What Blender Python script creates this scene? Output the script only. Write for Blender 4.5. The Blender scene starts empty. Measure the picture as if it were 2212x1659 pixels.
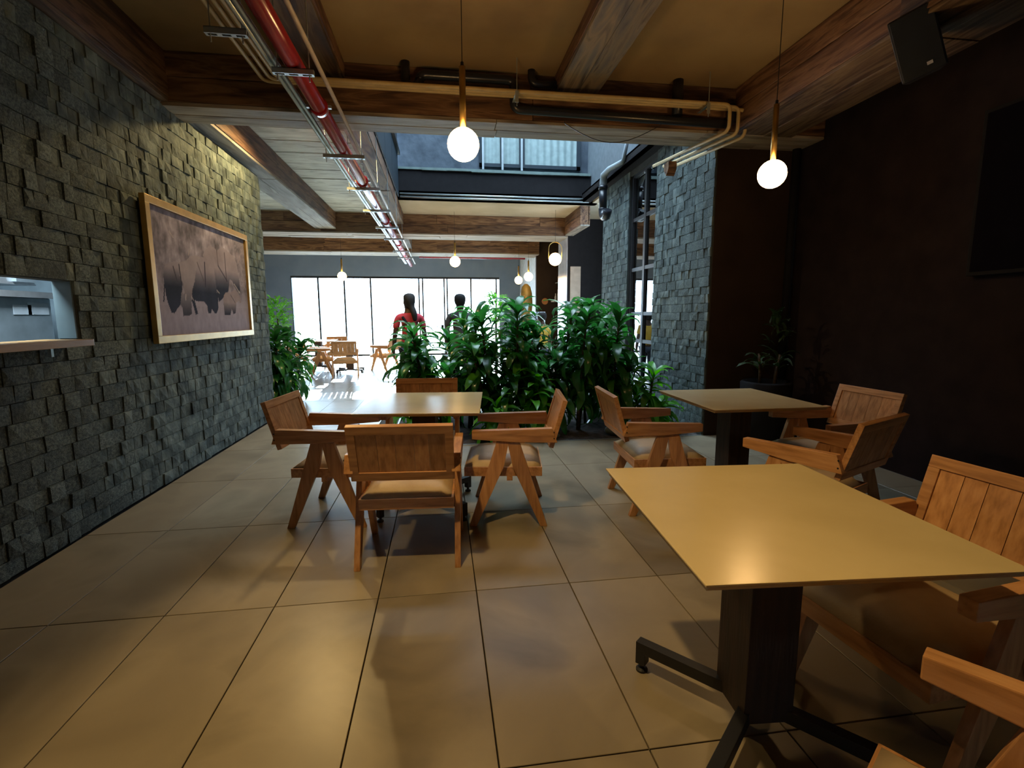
import bpy, bmesh, math, random
from math import sin, cos, pi, radians as R, sqrt, atan2, exp
from mathutils import Vector, Matrix, Euler
S = bpy.context.scene
C = S.collection
rnd = random.Random(7)

# ------------------------------------------------------------------ camera
F, YAW, PITCH, ROLL, H = 1058.0, .1422, .1371, -.0032, 1.45
cam = bpy.data.cameras.new('camera'); co = bpy.data.objects.new('camera', cam); C.objects.link(co)
cam.sensor_width = 36; cam.lens = 36 * F / 2212; cam.clip_start = .02; cam.clip_end = 300
cam.shift_y = 0
fw = Vector((sin(YAW) * cos(PITCH), cos(YAW) * cos(PITCH), -sin(PITCH)))
rt = Vector((cos(YAW), -sin(YAW), 0)); up = rt.cross(fw)
r2 = rt * cos(ROLL) + up * sin(ROLL); u2 = up * cos(ROLL) - rt * sin(ROLL)
co.matrix_world = Matrix(((r2.x, u2.x, -fw.x, 0), (r2.y, u2.y, -fw.y, 0), (r2.z, u2.z, -fw.z, H), (0, 0, 0, 1)))
S.camera = co
# ------------------------------------------------------------------ world, exposure
S.view_settings.view_transform = 'Standard'; S.view_settings.look = 'None'
S.view_settings.gamma = 1; S.view_settings.use_curve_mapping = False
S.view_settings.exposure = 0.0
w = bpy.data.worlds.new('sky'); S.world = w; w.use_nodes = True
bg = w.node_tree.nodes['Background']; bg.inputs[0].default_value = (.60, .81, 1, 1); bg.inputs[1].default_value = 15.0
S.cycles.max_bounces = 7; S.cycles.diffuse_bounces = 4; S.cycles.glossy_bounces = 3
S.cycles.transparent_max_bounces = 8; S.cycles.transmission_bounces = 4
S.cycles.sample_clamp_indirect = 4; S.cycles.caustics_reflective = False; S.cycles.caustics_refractive = False
S.cycles.use_denoising = True
def light(name, kind, loc, e, col, rot=None, size=None, **k):
    l = bpy.data.lights.new(name, kind); l.energy = e; l.color = col
    o = bpy.data.objects.new(name, l); C.objects.link(o); o.location = loc
    if rot: o.rotation_euler = rot
    for a, v in k.items(): setattr(l, a, v)
    return o
def portal(name, loc, rot, sx, sy):
    o = light(name, 'AREA', loc, 1, (1, 1, 1), rot, shape='RECTANGLE', size_y=sy)
    o.data.size = sx; o.data.cycles.is_portal = True
portal('window_portal', (-1.52, 19.15, 1.45), (R(-90), 0, 0), 7.7, 2.95)
portal('skylight_portal', (1.15, 7.9, 7.8), (0, 0, 0), 3.9, 4.9)
# low sun outside the far windows, reaching the hall floor
light('sun', 'SUN', (0, 30, 12), 70, (.74, .89, 1), Vector((.13, -1, -.285)).to_track_quat('-Z', 'Y').to_euler(), angle=R(.6))
def aim(loc, to):
    return (Vector(to) - Vector(loc)).to_track_quat('-Z', 'Y').to_euler()
# ceiling downlight of the bay behind the first beam (hidden by the beam), and the downlights of the near bay behind the camera
L1 = (-1.65, 6.4, 3.69)
light('bay_downlight', 'SPOT', L1, 165, (1, .69, .28), (0, 0, 0), spot_size=R(168), spot_blend=.4, shadow_soft_size=.05)
L2 = (-.66, 1.5, 3.69)
light('near_downlight', 'SPOT', L2, 265, (1, .68, .28), aim(L2, (.42, 1.6, 0)), spot_size=R(70), spot_blend=.45, shadow_soft_size=.06)
# ------------------------------------------------------------------ materials
def new_mat(name):
    m = bpy.data.materials.new(name); m.use_nodes = True
    nt = m.node_tree; return m, nt, nt.nodes['Principled BSDF']
def N(nt, t, **k):
    n = nt.nodes.new(t)
    for a, v in k.items():
        if a in n.inputs: n.inputs[a].default_value = v
        else: setattr(n, a, v)
    return n
def coords(nt, scale=(1, 1, 1), kind='Object', rand=True):
    tc = N(nt, 'ShaderNodeTexCoord'); mp = N(nt, 'ShaderNodeMapping'); mp.inputs['Scale'].default_value = scale
    nt.links.new(tc.outputs[kind], mp.inputs['Vector'])
    if rand:
        oi = N(nt, 'ShaderNodeObjectInfo'); mu = N(nt, 'ShaderNodeMath', operation='MULTIPLY'); mu.inputs[1].default_value = 37
        nt.links.new(oi.outputs['Random'], mu.inputs[0])
        nt.links.new(mu.outputs[0], mp.inputs['Location'])
    return mp.outputs['Vector']
def ramp(nt, fac, stops):
    r = N(nt, 'ShaderNodeValToRGB'); e = r.color_ramp.elements
    while len(e) < len(stops): e.new(.5)
    for x, (p, c) in zip(e, stops): x.position = p; x.color = (*c, 1)
    nt.links.new(fac, r.inputs[0]); return r.outputs[0]
def mat(name, cols, rough=.6, scale=(1, 1, 1), nscale=5, detail=4, bump=.1, metal=0, spec=.5, dist=.0, bscale=None, var=.0, island=False, coat=0, kind='Object', rand=True, bdist=.01):
    """noise-driven colour between stops, bump, per-object brightness variation"""
    m, nt, b = new_mat(name); L = nt.links.new
    v = coords(nt, scale, kind, rand)
    n = N(nt, 'ShaderNodeTexNoise', Scale=nscale, Detail=detail, Distortion=dist); L(v, n.inputs['Vector'])
    k = len(cols); stops = [(.3 + .4 * i / max(1, k - 1), c) for i, c in enumerate(cols)]
    col = ramp(nt, n.outputs['Fac'], stops)
    if var:
        src = N(nt, 'ShaderNodeNewGeometry').outputs['Random Per Island'] if island else N(nt, 'ShaderNodeObjectInfo').outputs['Random']
        if island:
            ad = N(nt, 'ShaderNodeMath', operation='ADD'); L(src, ad.inputs[0]); L(N(nt, 'ShaderNodeObjectInfo').outputs['Random'], ad.inputs[1])
            fr = N(nt, 'ShaderNodeMath', operation='FRACT'); L(ad.outputs[0], fr.inputs[0]); src = fr.outputs[0]
        mr = N(nt, 'ShaderNodeMapRange'); mr.inputs['To Min'].default_value = 1 - var; mr.inputs['To Max'].default_value = 1 + var
        L(src, mr.inputs[0])
        hs = N(nt, 'ShaderNodeHueSaturation'); L(col, hs.inputs['Color']); L(mr.outputs[0], hs.inputs['Value']); col = hs.outputs[0]
    L(col, b.inputs['Base Color'])
    b.inputs['Roughness'].default_value = rough; b.inputs['Metallic'].default_value = metal
    b.inputs['Specular IOR Level'].default_value = spec
    b.inputs['Coat Weight'].default_value = coat; b.inputs['Coat Roughness'].default_value = .2
    if bump:
        n2 = N(nt, 'ShaderNodeTexNoise', Scale=bscale or nscale * 3, Detail=5); L(v, n2.inputs['Vector'])
        bp = N(nt, 'ShaderNodeBump', Strength=bump, Distance=bdist); L(n2.outputs['Fac'], bp.inputs['Height']); L(bp.outputs[0], b.inputs['Normal'])
    return m
def emis(name, col, st):
    m, nt, b = new_mat(name); b.inputs['Base Color'].default_value = (*col, 1)
    b.inputs['Emission Color'].default_value = (*col, 1); b.inputs['Emission Strength'].default_value = st; return m
def flat(name, c, rough=.5, metal=0, spec=.5):
    m, nt, b = new_mat(name); L = nt.links.new
    n = N(nt, 'ShaderNodeTexNoise', Scale=9); L(coords(nt), n.inputs['Vector'])
    L(ramp(nt, n.outputs['Fac'], [(.3, tuple(x * .86 for x in c)), (.7, tuple(min(1, x * 1.1) for x in c))]), b.inputs['Base Color'])
    b.inputs['Roughness'].default_value = rough; b.inputs['Metallic'].default_value = metal; b.inputs['Specular IOR Level'].default_value = spec
    return m
M = {}
M['teak'] = mat('teak', [(.33, .15, .055), (.50, .245, .10), (.60, .32, .145)], .38, (14, 14, 1.6), 3, 6, .06, var=.16, coat=.15)
M['teak_h'] = mat('teak_along', [(.33, .15, .055), (.50, .245, .10), (.60, .32, .145)], .38, (14, 1.6, 14), 3, 6, .06, var=.12, coat=.15)
M['teak_x'] = mat('teak_across', [(.33, .15, .055), (.50, .245, .10), (.60, .32, .145)], .38, (1.6, 14, 14), 3, 6, .06, var=.12, coat=.15)
M['cushion'] = mat('cushion_leather', [(.42, .30, .17), (.52, .39, .23)], .55, nscale=7, bump=.12, bscale=60, var=.05)
M['top'] = mat('table_laminate', [(.60, .47, .245), (.68, .54, .295)], .22, nscale=3, bump=.012, bscale=240, spec=.55)
M['edge'] = mat('table_edge', [(.40, .29, .15), (.46, .34, .19)], .5, nscale=8, bump=0)
M['darkwood'] = mat('dark_wood', [(.018, .010, .007), (.05, .026, .015)], .6, (12, 12, 1.2), 3, 5, .2)
M['black'] = flat('black_steel', (.012, .012, .014), .5)
M['tile'] = mat('floor_tile', [(.175, .143, .095), (.285, .235, .16), (.225, .183, .125)], .32, nscale=1.6, detail=9, bump=.05, bscale=5, dist=.6, var=.05, spec=.4, bdist=.004)
M['grout'] = flat('grout', (.035, .03, .025), .9)
M['stone'] = mat('split_stone', [(.040, .056, .060), (.098, .128, .128), (.17, .205, .195)], .85, nscale=7, detail=9, bump=.8, bscale=22, var=.34, island=True, spec=.25, bdist=.012)
M['mortar'] = flat('mortar', (.045, .05, .048), .95)
M['beam'] = mat('beam_plank', [(.035, .014, .006), (.12, .055, .024), (.24, .13, .06), (.07, .03, .014)], .72, (1, 9, 9), 1.6, 8, .35, dist=.9, var=.3, bscale=6)
M['beam_y'] = mat('beam_plank_long', [(.025, .010, .005), (.085, .036, .017), (.19, .10, .05), (.05, .02, .010)], .72, (9, 1, 9), 1.6, 8, .35, dist=.9, var=.3, bscale=6)
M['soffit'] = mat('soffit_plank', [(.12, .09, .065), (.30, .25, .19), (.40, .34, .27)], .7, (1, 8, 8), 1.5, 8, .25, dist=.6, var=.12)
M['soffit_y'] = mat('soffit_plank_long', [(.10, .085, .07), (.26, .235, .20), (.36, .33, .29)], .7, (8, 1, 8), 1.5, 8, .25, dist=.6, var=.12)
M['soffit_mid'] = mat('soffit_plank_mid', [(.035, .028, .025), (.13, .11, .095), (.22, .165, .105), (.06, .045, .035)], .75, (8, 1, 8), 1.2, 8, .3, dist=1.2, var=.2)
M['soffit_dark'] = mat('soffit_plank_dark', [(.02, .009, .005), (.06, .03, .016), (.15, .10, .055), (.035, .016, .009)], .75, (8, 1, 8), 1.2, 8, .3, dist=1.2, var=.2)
M['ceil'] = mat('ceiling_plaster', [(.21, .135, .06), (.31, .21, .095), (.35, .245, .12)], .9, nscale=.9, detail=10, bump=.15, bscale=14, rand=False)
M['ceil_plank'] = mat('ceiling_board', [(.35, .37, .37), (.66, .70, .70), (.78, .82, .82)], .8, (1, 4, 1), 2.2, 9, .5, dist=1.2, var=.12, bscale=4)
M['dark'] = mat('dark_wall_paint', [(.014, .009, .010), (.023, .015, .016)], .9, nscale=5, bump=.1, bscale=50, spec=.15)
M['brown'] = mat('brown_wall_paint', [(.028, .017, .012), (.042, .026, .018)], .9, nscale=3, bump=.15, bscale=30, spec=.2)
M['grey'] = mat('grey_wall_paint', [(.16, .21, .29), (.20, .25, .33)], .8, nscale=2, bump=.05)
M['white'] = flat('white_paint', (.72, .73, .76), .6)
M['concrete'] = mat('rough_render', [(.03, .042, .058), (.075, .095, .12)], .9, nscale=4, detail=9, bump=.8, bscale=12, rand=False)
M['navy'] = flat('blue_black_panel', (.012, .022, .032), .6, 0, .3)
M['charcoal'] = flat('charcoal', (.012, .011, .012), .85, 0, .15)
M['galv'] = flat('galvanised_steel', (.42, .47, .47), .38, .7)
M['chrome'] = flat('bright_steel', (.75, .76, .78), .3, .8)
M['red'] = flat('red_pipe_paint', (.30, .012, .018), .2, 0, .9)
M['tan'] = flat('cream_conduit', (.52, .38, .17), .45)
M['tan2'] = flat('pale_conduit', (.45, .38, .31), .45)
M['pvc'] = flat('black_pvc', (.014, .015, .02), .3)
M['pvcgrey'] = flat('grey_pvc', (.28, .33, .36), .5)
M['brass'] = flat('brass', (.42, .26, .075), .3, .9)
M['globe'] = emis('lit_globe', (1, .60, .24), 38)
M['globe_far'] = emis('lit_globe_far', (1, .62, .27), 16)
M['frame'] = flat('gold_frame', (.52, .33, .09), .33, .5)
M['ledge'] = mat('oak_ledge', [(.24, .13, .04), (.34, .20, .07)], .4, (2, 1, 9), 4, 5, .1)
M['steel'] = flat('brushed_stainless', (.42, .50, .55), .35, .6)
M['paper'] = flat('paper', (.65, .74, .82), .8)
M['soil'] = mat('dark_soil', [(.02, .016, .016), (.09, .075, .07)], .95, nscale=14, detail=9, bump=1, bscale=30)
M['rock'] = mat('garden_rock', [(.06, .08, .09), (.16, .2, .21)], .8, nscale=5, bump=.5)
M['bark'] = mat('cane_bark', [(.025, .018, .012), (.09, .06, .035)], .9, (4, 4, 14), 3, 5, .5)
M['skin'] = flat('skin', (.075, .035, .02), .6)
M['hair'] = flat('hair', (.012, .01, .01), .8)
M['pink'] = flat('red_fabric', (.60, .05, .075), .8)
M['shirt'] = flat('charcoal_fabric', (.05, .05, .05), .85)
M['yellow'] = flat('yellow_fabric', (.6, .36, .04), .8)
M['denim'] = flat('dark_trousers', (.02, .025, .04), .85)
M['olive'] = mat('carved_wood', [(.15, .10, .02), (.35, .22, .04)], .5, nscale=5, bump=.3)
M['board'] = flat('menu_board', (.35, .27, .2), .6)
M['pave'] = mat('pavement', [(.42, .42, .40), (.5, .5, .48)], .9, nscale=3, bump=0)
def leafmat(name, a, b, tr=.35, rough=.27):
    m, nt, p = new_mat(name); L = nt.links.new
    v = coords(nt, (1, 1, 1)); n = N(nt, 'ShaderNodeTexNoise', Scale=4.0); L(v, n.inputs['Vector'])
    col = ramp(nt, n.outputs['Fac'], [(.3, a), (.7, b)])
    hs = N(nt, 'ShaderNodeHueSaturation'); mr = N(nt, 'ShaderNodeMapRange'); mr.inputs['To Min'].default_value = .65; mr.inputs['To Max'].default_value = 1.4
    L(N(nt, 'ShaderNodeObjectInfo').outputs['Random'], mr.inputs[0]); L(mr.outputs[0], hs.inputs['Value']); L(col, hs.inputs['Color'])
    L(hs.outputs[0], p.inputs['Base Color']); p.inputs['Roughness'].default_value = rough
    t = N(nt, 'ShaderNodeBsdfTranslucent'); g = N(nt, 'ShaderNodeHueSaturation', Value=1.5, Saturation=1.15); L(hs.outputs[0], g.inputs['Color']); L(g.outputs[0], t.inputs[0])
    mx = N(nt, 'ShaderNodeMixShader', Fac=tr); L(p.outputs[0], mx.inputs[1]); L(t.outputs[0], mx.inputs[2])
    L(mx.outputs[0], nt.nodes['Material Output'].inputs[0]); return m
M['leaf'] = leafmat('dracaena_leaf', (.02, .09, .022), (.055, .21, .05))
M['leaf_bright'] = leafmat('young_leaf', (.05, .22, .02), (.12, .36, .05), .45)
M['leaf_dim'] = leafmat('shaded_leaf', (.014, .035, .010), (.03, .06, .015), .2, .6)  # leaf green darkened so the dark corner's shade sits in the colour
M['leaf_pale'] = leafmat('pale_leaf', (.14, .40, .06), (.26, .60, .14), .5)
def glassmat(name, tint, refl):
    m, nt, b = new_mat(name); L = nt.links.new
    t = N(nt, 'ShaderNodeBsdfTransparent'); t.inputs[0].default_value = (*tint, 1)
    g = N(nt, 'ShaderNodeBsdfGlossy', Roughness=.02); fr = N(nt, 'ShaderNodeFresnel', IOR=1.5)
    mu = N(nt, 'ShaderNodeMath', operation='MULTIPLY'); mu.inputs[1].default_value = refl; L(fr.outputs[0], mu.inputs[0])
    mx = N(nt, 'ShaderNodeMixShader'); L(mu.outputs[0], mx.inputs[0]); L(t.outputs[0], mx.inputs[1]); L(g.outputs[0], mx.inputs[2])
    L(mx.outputs[0], nt.nodes['Material Output'].inputs[0]); return m
M['glass'] = glassmat('window_glass', (.95, .98, 1), .6)
M['doorglass'] = glassmat('door_glass', (.25, .3, .33), 3.0)
# ------------------------------------------------------------------ mesh helpers
class MB:
    def __init__(s): s.v = []; s.f = []
    def add(s, vs, fs):
        k = len(s.v); s.v += [tuple(v) for v in vs]; s.f += [tuple(i + k for i in f) for f in fs]; return s
    def box(s, a, b, m=None):
        (x0, y0, z0), (x1, y1, z1) = a, b
        vs = [Vector(p) for p in ((x0, y0, z0), (x1, y0, z0), (x1, y1, z0), (x0, y1, z0), (x0, y0, z1), (x1, y0, z1), (x1, y1, z1), (x0, y1, z1))]
        if m: vs = [m @ v for v in vs]
        return s.add(vs, [(0, 3, 2, 1), (4, 5, 6, 7), (0, 1, 5, 4), (1, 2, 6, 5), (2, 3, 7, 6), (3, 0, 4, 7)])
    def prism(s, pts, x0, x1):
        """polygon in (y,z), extruded along x"""
        n = len(pts)
        vs = [(x0, y, z) for y, z in pts] + [(x1, y, z) for y, z in pts]
        return s.add(vs, [tuple(range(n))[::-1], tuple(range(n, 2 * n))] + [(i, (i + 1) % n, n + (i + 1) % n, n + i) for i in range(n)])
    def tube(s, pts, r, n=12, cap=True):
        pts = [Vector(p) for p in pts]; rs = r if isinstance(r, (list, tuple)) else [r] * len(pts)
        rings = []; ref = None
        for i, p in enumerate(pts):
            d = (pts[min(i + 1, len(pts) - 1)] - pts[max(i - 1, 0)]).normalized()
            if ref is None: ref = Vector((0, 0, 1)) if abs(d.z) < .9 else Vector((1, 0, 0))
            a = d.cross(ref).normalized(); b = a.cross(d).normalized(); ref = b
            rings.append([p + (a * cos(2 * pi * k / n) + b * sin(2 * pi * k / n)) * rs[i] for k in range(n)])
        vs = [v for q in rings for v in q]; fs = []
        for i in range(len(pts) - 1):
            for k in range(n):
                fs.append((i * n + k, i * n + (k + 1) % n, (i + 1) * n + (k + 1) % n, (i + 1) * n + k))
        if cap: fs += [tuple(range(n))[::-1], tuple((len(pts) - 1) * n + k for k in range(n))]
        return s.add(vs, fs)
    def lathe(s, prof, c=(0, 0, 0), n=20):
        vs = []; fs = []
        for r, z in prof:
            for k in range(n): vs.append((c[0] + r * cos(2 * pi * k / n), c[1] + r * sin(2 * pi * k / n), c[2] + z))
        for i in range(len(prof) - 1):
            for k in range(n): fs.append((i * n + k, i * n + (k + 1) % n, (i + 1) * n + (k + 1) % n, (i + 1) * n + k))
        fs += [tuple(range(n))[::-1], tuple((len(prof) - 1) * n + k for k in range(n))]
        return s.add(vs, fs)
    def sphere(s, c, r, nu=24, nv=14, sq=(1, 1, 1)):
        prof = [(max(1e-4, sin(pi * i / nv)) * r, -cos(pi * i / nv) * r) for i in range(nv + 1)]
        k = len(s.v); s.lathe(prof, (0, 0, 0), nu)
        for i in range(k, len(s.v)):
            x, y, z = s.v[i]; s.v[i] = (c[0] + x * sq[0], c[1] + y * sq[1], c[2] + z * sq[2])
        return s
    def mesh(s, name, m, smooth=False, bevel=0):
        me = bpy.data.meshes.new(name); me.from_pydata(s.v, [], s.f); me.materials.append(m)
        bm = bmesh.new(); bm.from_mesh(me); bmesh.ops.recalc_face_normals(bm, faces=bm.faces)
        if bevel: bmesh.ops.bevel(bm, geom=list(bm.edges), offset=bevel, segments=2, affect='EDGES', profile=.6)
        bm.to_mesh(me); bm.free()
        if smooth:
            for p in me.polygons: p.use_smooth = len(p.vertices) <= 4
        me.update(); return me
    def obj(s, name, m, parent=None, **k):
        return link(name, s.mesh(name, m, **k), parent)
def link(name, data, parent=None, loc=None, rotz=None):
    o = bpy.data.objects.new(name, data); C.objects.link(o)
    if parent: o.parent = parent
    if loc is not None: o.location = loc
    if rotz is not None: o.rotation_euler = (0, 0, rotz)
    return o
def tag(o, label=None, cat=None, group=None, kind=None):
    for k, v in (('label', label), ('category', cat), ('group', group), ('kind', kind)):
        if v: o[k] = v
    return o
def empty(name, loc, label=None, cat=None, group=None, rotz=0, kind=None):
    return tag(link(name, None, None, loc, rotz), label, cat, group, kind)
def kids(o): return [c for c in o.children]
def copy_tree(o, parent=None):
    c = o.copy(); C.objects.link(c); c.parent = parent
    for ch in kids(o): copy_tree(ch, c)
    return c
def struct(name, mb, m, label, cat='structure', **k):
    return tag(mb.obj(name, m, **k), label, cat, None, 'structure')

# ================================================================== SETTING
CZ = 3.78
TW, TL, TX, TY = .5103, 1.0548, .1544, 2.4455
fl = struct('floor', MB().box((-6.5, -2.6, -.16), (4.6, 19.2, -.03)), M['grout'], 'large format beige concrete look floor tiles', 'floor')
def tiles():
    cache = {}
    for j in range(-10, 5):
        y0 = TY - j * TL; y1 = y0 + TL
        for i in range(-13, 9):
            x0 = TX + i * TW; x1 = x0 + TW
            for (ax, ay, bx, by) in ((x0, y0, x1, y1),):
                if y1 < -2.2 or x0 > 4.14: continue
                bx = min(bx, 4.15)
                if x1 < -2.3 and y0 < 7.4: continue
                if x0 < -6.4: continue
                if bx > -.55 and ax < 3.3 and y1 > 5.48 and y0 < 7.3:   # planter opening
                    if ay < 5.0: by = min(by, 5.47)
                    elif by > 7.6: ay = max(ay, 7.32)
                    elif ax < -.7: bx = -.62
                    else: continue
                if ax > 3.0 and y0 > 5.0: continue
                if by - ay < .05 or bx - ax < .05: continue
                key = (round(bx - ax, 3), round(by - ay, 3))
                if key not in cache:
                    g = .0025; a, b = key
                    vs = [(g, g, -.03), (a - g, g, -.03), (a - g, b - g, -.03), (g, b - g, -.03)]
                    t = .0015
                    vs += [(g, g, -t), (a - g, g, -t), (a - g, b - g, -t), (g, b - g, -t)]
                    g2 = g + .0015
                    vs += [(g2, g2, 0), (a - g2, g2, 0), (a - g2, b - g2, 0), (g2, b - g2, 0)]
                    fs = [(0, 1, 5, 4), (1, 2, 6, 5), (2, 3, 7, 6), (3, 0, 4, 7), (4, 5, 9, 8), (5, 6, 10, 9), (6, 7, 11, 10), (7, 4, 8, 11), (8, 9, 10, 11)]
                    cache[key] = MB().add(vs, fs).mesh('tile', M['tile'])
                link('tile', cache[key], fl, (ax, ay, 0))
tiles()
# far tiles of the back hall, too shallow in the view to pick apart
mb = MB()
for j in range(-16, -10):
    y0 = TY - j * TL
    for i in range(-13, 6):
        x0 = TX + i * TW
        if y0 + TL > 19.4: continue
        mb.box((x0 + .003, y0 + .003, -.03), (x0 + TW - .003, y0 + TL - .003, 0))
tag(mb.obj('tiles', M['tile'], fl), 'distant floor tiles by the windows', kind='stuff')

stone_meshes = []
for k in range(10):
    d = [rnd.uniform(.62, 1) for _ in range(5)]
    e = .012
    vs = [(0, 0, 0), (0, 1, 0), (0, 1, 1), (0, 0, 1), (d[0], e, e), (d[1], 1 - e, e), (d[2], 1 - e, 1 - e), (d[3], e, 1 - e), (d[4] * 1.15, .5 + rnd.uniform(-.2, .2), .5 + rnd.uniform(-.2, .2))]
    fs = [(0, 1, 5, 4), (1, 2, 6, 5), (2, 3, 7, 6), (3, 0, 4, 7), (4, 5, 8), (5, 6, 8), (6, 7, 8), (7, 4, 8)]
    me = bpy.data.meshes.new('stone'); me.from_pydata(vs, [], fs); me.materials.append(M['stone']); me.update(); stone_meshes.append((me, vs, fs))
def stones(parent, X, sgn, y0, y1, z0, z1, n_parts, seed, holes=(), scale=1., pref=None):
    r = random.Random(seed); L = []
    z = z0
    while z < z1 - .02:
        h = r.uniform(.088, .122) * scale
        if z + h > z1 - .03: h = z1 - z
        y = y0 + r.uniform(-.08, 0)
        while y < y1:
            wd = r.uniform(.07, .155) * scale
            a, b = max(y, y0), min(y + wd, y1)
            if y1 - b < .04: b = y1; wd = 9
            ok = b - a > .02
            for (ha, hb, hc, hd) in holes:
                if a < hb and b > ha and z < hd - .01 and z + h > hc + .01:
                    if b <= hb + .03 and a < ha - .04: b = ha
                    elif a >= ha - .03 and b > hb + .04: a = hb
                    else: ok = False
            if ok: L.append((a, b, z, z + h, r.uniform(.010, .030), r.randrange(10)))
            y += wd
        z += h
    L.sort(key=lambda t: -(pref(t) if pref else 1 / (.5 * (t[0] + t[1])) ** 3 * (t[1] - t[0]) * (t[3] - t[2])))
    g = .0008
    for (a, b, c, d, dep, k) in L[:n_parts]:
        o = link('stone', stone_meshes[k][0], parent, (X, a + g, c + g)); o.scale = (dep * sgn, b - a - 2 * g, d - c - 2 * g)
    mb = MB()
    for (a, b, c, d, dep, k) in L[n_parts:]:
        vs = [(X + v[0] * dep * sgn, a + g + v[1] * (b - a - 2 * g), c + g + v[2] * (d - c - 2 * g)) for v in stone_meshes[k][1]]
        mb.add(vs, stone_meshes[k][2])
    if mb.v:
        me = bpy.data.meshes.new('stones'); me.from_pydata(mb.v, [], mb.f); me.materials.append(M['stone'])
        tag(link('stones', me, parent), 'farther split stones of the same wall', kind='stuff')
# left stone wall with the serving hatch
HY0, HY1, HZ0, HZ1 = 1.55, 3.72, 1.30, 1.69
wl = struct('wall_left', MB().box((-2.55, -2.6, 0), (-2.44, HY0, 3.36)).box((-2.55, HY1, 0), (-2.44, 5.4, 3.36)).box((-2.75, 5.4, 0), (-2.44, 7.43, 3.36)).box((-2.55, HY0, 0), (-2.44, HY1, HZ0)).box((-2.55, HY0, HZ1), (-2.44, HY1, 3.36)),
            M['mortar'], 'grey green split stone clad wall with serving hatch', 'wall')
def seen(t):   # how large a stone shows from where the photograph was taken
    y = .5 * (t[0] + t[1]); z = .5 * (t[2] + t[3])
    if y < 2.75 + max(0, abs(z - 1.35) - 1.2) * .5: return 0
    return (t[1] - t[0]) * (t[3] - t[2]) / y ** 3
stones(wl, -2.44, 1, 1.3, 7.43, 0, 3.34, 300, 11, [(HY0, HY1, HZ0, HZ1)], .98, seen)
# end face of the left wall
mb = MB()
# right stone wall (runs back from the brown corner) with the tall window
wr = struct('wall_right_stone', MB().box((3.14, 5.47, 0), (3.40, 7.03, 3.8)).box((3.14, 8.09, 0), (3.40, 9.36, 3.8)).box((3.14, 7.0, 3.72), (3.40, 8.1, 4.0)), M['mortar'], 'blue grey split stone clad wall beside the planter', 'wall')
stones(wr, 3.14, -1, 5.47, 7.03, 0, 3.8, 240, 5, (), 1.0)
st2 = tag(MB().box((3.141, 8.10, .01), (3.15, 9.35, 3.79)).obj('stone_backing', M['mortar'], wr))
stones(wr, 3.14, -1, 8.09, 9.36, 0, 3.8, 60, 6, (), 1.05, lambda t: 1 - abs(t[2] - 2.2))
# end returns of the far pier
mb = MB()
for k in range(36): mb.box((3.12, 9.36, k * .105 + .003), (3.40, 9.385, k * .105 + .1))
tag(mb.obj('stones_end', M['stone'], wr), kind='stuff')
struct('wall_back', MB().box((3.15, 5.46, 0), (4.3, 5.60, CZ)), M['brown'], 'dark brown painted wall right of the stone pier', 'wall')
struct('wall_right', MB().box((4.15, -2.6, 0), (4.35, 5.6, CZ)), M['dark'], 'near black painted side wall', 'wall')
struct('wall_rear', MB().box((-2.75, -2.75, 0), (4.35, -2.6, CZ)), M['brown'], 'brown wall behind the viewer', 'wall')
# room beyond
struct('wall_hall_left', MB().box((-6.7, 7.3, 0), (-6.5, 19.2, CZ)).box((-6.6, 7.28, 0), (-2.74, 7.43, CZ)), M['grey'], 'blue grey wall at the left of the far hall', 'wall')
struct('wall_window', MB().box((-6.6, 19.0, 0), (-5.36, 19.25, CZ)).box((2.24, 19.0, 0), (3.3, 19.25, CZ)).box((-5.36, 19.0, 2.93), (2.24, 19.25, CZ)), M['grey'], 'blue grey wall above and beside the far windows', 'wall')
struct('wall_hall_right', MB().box((3.05, 15.5, 0), (3.3, 19.0, CZ)), M['white'], 'whitewashed wall at the right of the far hall', 'wall')
struct('wall_bar', MB().box((3.0, 15.45, 0), (4.6, 15.6, CZ)).box((4.5, 9.3, 0), (4.6, 15.5, CZ)), M['brown'], 'dark wall behind the bottle shelf', 'wall')
pl = struct('wall_pillar', MB().box((3.09, 11.9, 0), (4.5, 12.84, CZ)), M['charcoal'], 'black square pillar carrying the tall menu board', 'wall')
MB().box((3.075, 11.93, 0), (3.09, 12.84, CZ)).obj('side_panel', flat('pale_gloss_panel', (.42, .44, .5), .16), pl)
struct('ceiling', MB().box((-2.75, -2.75, CZ), (4.35, 5.2, CZ + .15)), M['ceil'], 'brown plastered ceiling of the near room', 'ceiling')
cl2 = struct('ceiling_bay', MB().box((-6.6, 5.2, CZ + .035), (-.85, 11.8, CZ + .2)), M['mortar'], 'whitewashed board ceiling past the first beam', 'ceiling')
y = 5.47
while y < 11.8:
    d = rnd.uniform(.22, .34)
    for (xa, xb) in ((-2.29, -1.0),):
        z = CZ + rnd.uniform(0, .012)
        MB().box((xa - .05, y + .004, z), (xb, min(y + d, 11.8) - .004, z + .03)).obj('board', M['ceil_plank'], cl2)
    y += d
MB().box((-6.6, 7.4, CZ + .01), (-2.6, 11.8, CZ + .03)).obj('panel', M['ceil_plank'], cl2)
struct('ceiling_hall', MB().box((-6.6, 11.8, CZ), (-.85, 19.2, CZ + .15)).box((-.85, 10.35, CZ), (4.6, 19.2, CZ + .15)).box((3.2, 5.5, CZ + .02), (4.6, 10.4, CZ + .15)), mat('hall_ceiling', [(.42, .35, .24), (.52, .44, .32)], .9, nscale=2, bump=.1, rand=False), 'pale plaster ceiling of the far hall', 'ceiling')
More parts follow.
